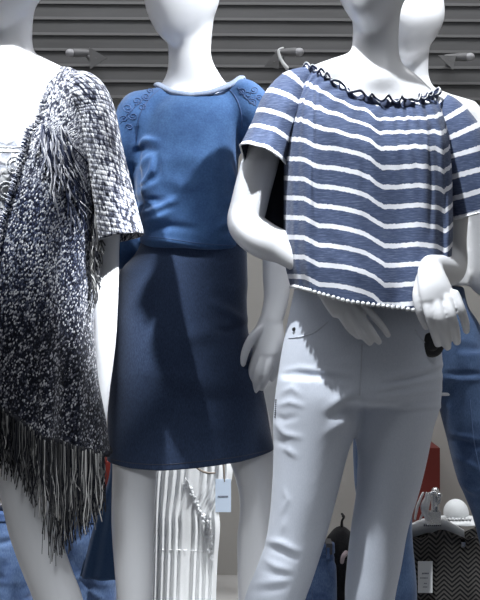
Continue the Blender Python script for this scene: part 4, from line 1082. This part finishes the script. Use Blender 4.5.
spot_fixture(290, 52, 3.8, 'grey spotlight with white cable between sweatshirt and striped blouse', 1, [(264,66),(278,50),(279,69)], [(283,48),(279,50),(279.5,56),(283,63),(287,68)])

# ------------------------------------------------------------------ light
def spot(loc, tgt, power, angle, blend=.3, size=.03, col=(1,1,1)):
    L = bpy.data.lights.new('window_or_fill_spot', 'SPOT'); L.energy = power; L.spot_size = math.radians(angle); L.spot_blend = blend; L.shadow_soft_size = size; L.color = col
    o = bpy.data.objects.new('window_or_fill_spot', L); COL.objects.link(o); o.location = loc
    o.rotation_euler = (Vector(tgt)-Vector(loc)).to_track_quat('-Z', 'Y').to_euler(); return o
CK = (.93,.97,1.0)
spot((1.2,1.6,3.15), (-.12,2.40,1.46), 480, 14, .3, .02, CK)        # on the sweatshirt
spot((1.4,.6,3.15), (-.335,2.38,.90), 2300, 5.2, .4, .07, CK)             # slips past the striped blouse to the side of the skirt
spot((-.2,1.6,2.8), (.35,2.15,1.0), 300, 23.5, .3, .025, CK)           # on the striped blouse and white jeans
spot((-.9,1.2,3.15), (-.52,2.2,1.50), 480, 17, .5, .03, CK)            # on the cardigan
spot((.75,2.2,3.2), (-.10,3.0,.55), 620, 20, .6, .05, (.95,.98,1))     # fill spot added to brighten the stock behind
spot((1.0,1.9,3.2), (.62,2.75,1.05), 210, 27, .5, .04, CK)             # fill spot added to brighten the white shirt and blue jeans
spot((-.22,.5,1.45), (-.14,2.42,.30), 130, 17, .75, .2, CK)              # low fill added to brighten the bare legs, not a shop lamp
def area(loc, tgt, power, sx, sy, col=(1,1,1)):
    L = bpy.data.lights.new('overhead_fill', 'AREA'); L.shape = 'RECTANGLE'; L.size = sx; L.size_y = sy; L.energy = power; L.color = col
    o = bpy.data.objects.new('overhead_fill', L); COL.objects.link(o); o.location = loc
    o.rotation_euler = (Vector(tgt)-Vector(loc)).to_track_quat('-Z', 'Y').to_euler(); return o
area((0,1.3,3.2), (0,2.4,1.0), 30, 3.5, .8, (.93,.96,1))               # soft fill added over the window, no row of lamps there
area((0,3.3,3.2), (0,3.6,0), 45, 3.5, .5, (.97,.98,1))                 # soft fill added over the back of the shop
w = bpy.data.worlds.new('daylight'); scene.world = w; w.use_nodes = True
w.node_tree.nodes['Background'].inputs[0].default_value = (.86,.92,1.0,1); w.node_tree.nodes['Background'].inputs[1].default_value = .095

# ------------------------------------------------------------------ camera
cam = bpy.data.cameras.new('camera'); cam.sensor_fit = 'AUTO'; cam.sensor_width = 36; cam.lens = 36*F/600; cam.clip_start = .05
co = bpy.data.objects.new('camera', cam); COL.objects.link(co); co.location = (0,0,CZ); co.rotation_euler = (math.pi/2,0,0)
scene.camera = co
vs_ = scene.view_settings; vs_.view_transform = 'Standard'; vs_.look = 'None'; vs_.gamma = 1; vs_.exposure = 0.0; vs_.use_curve_mapping = False
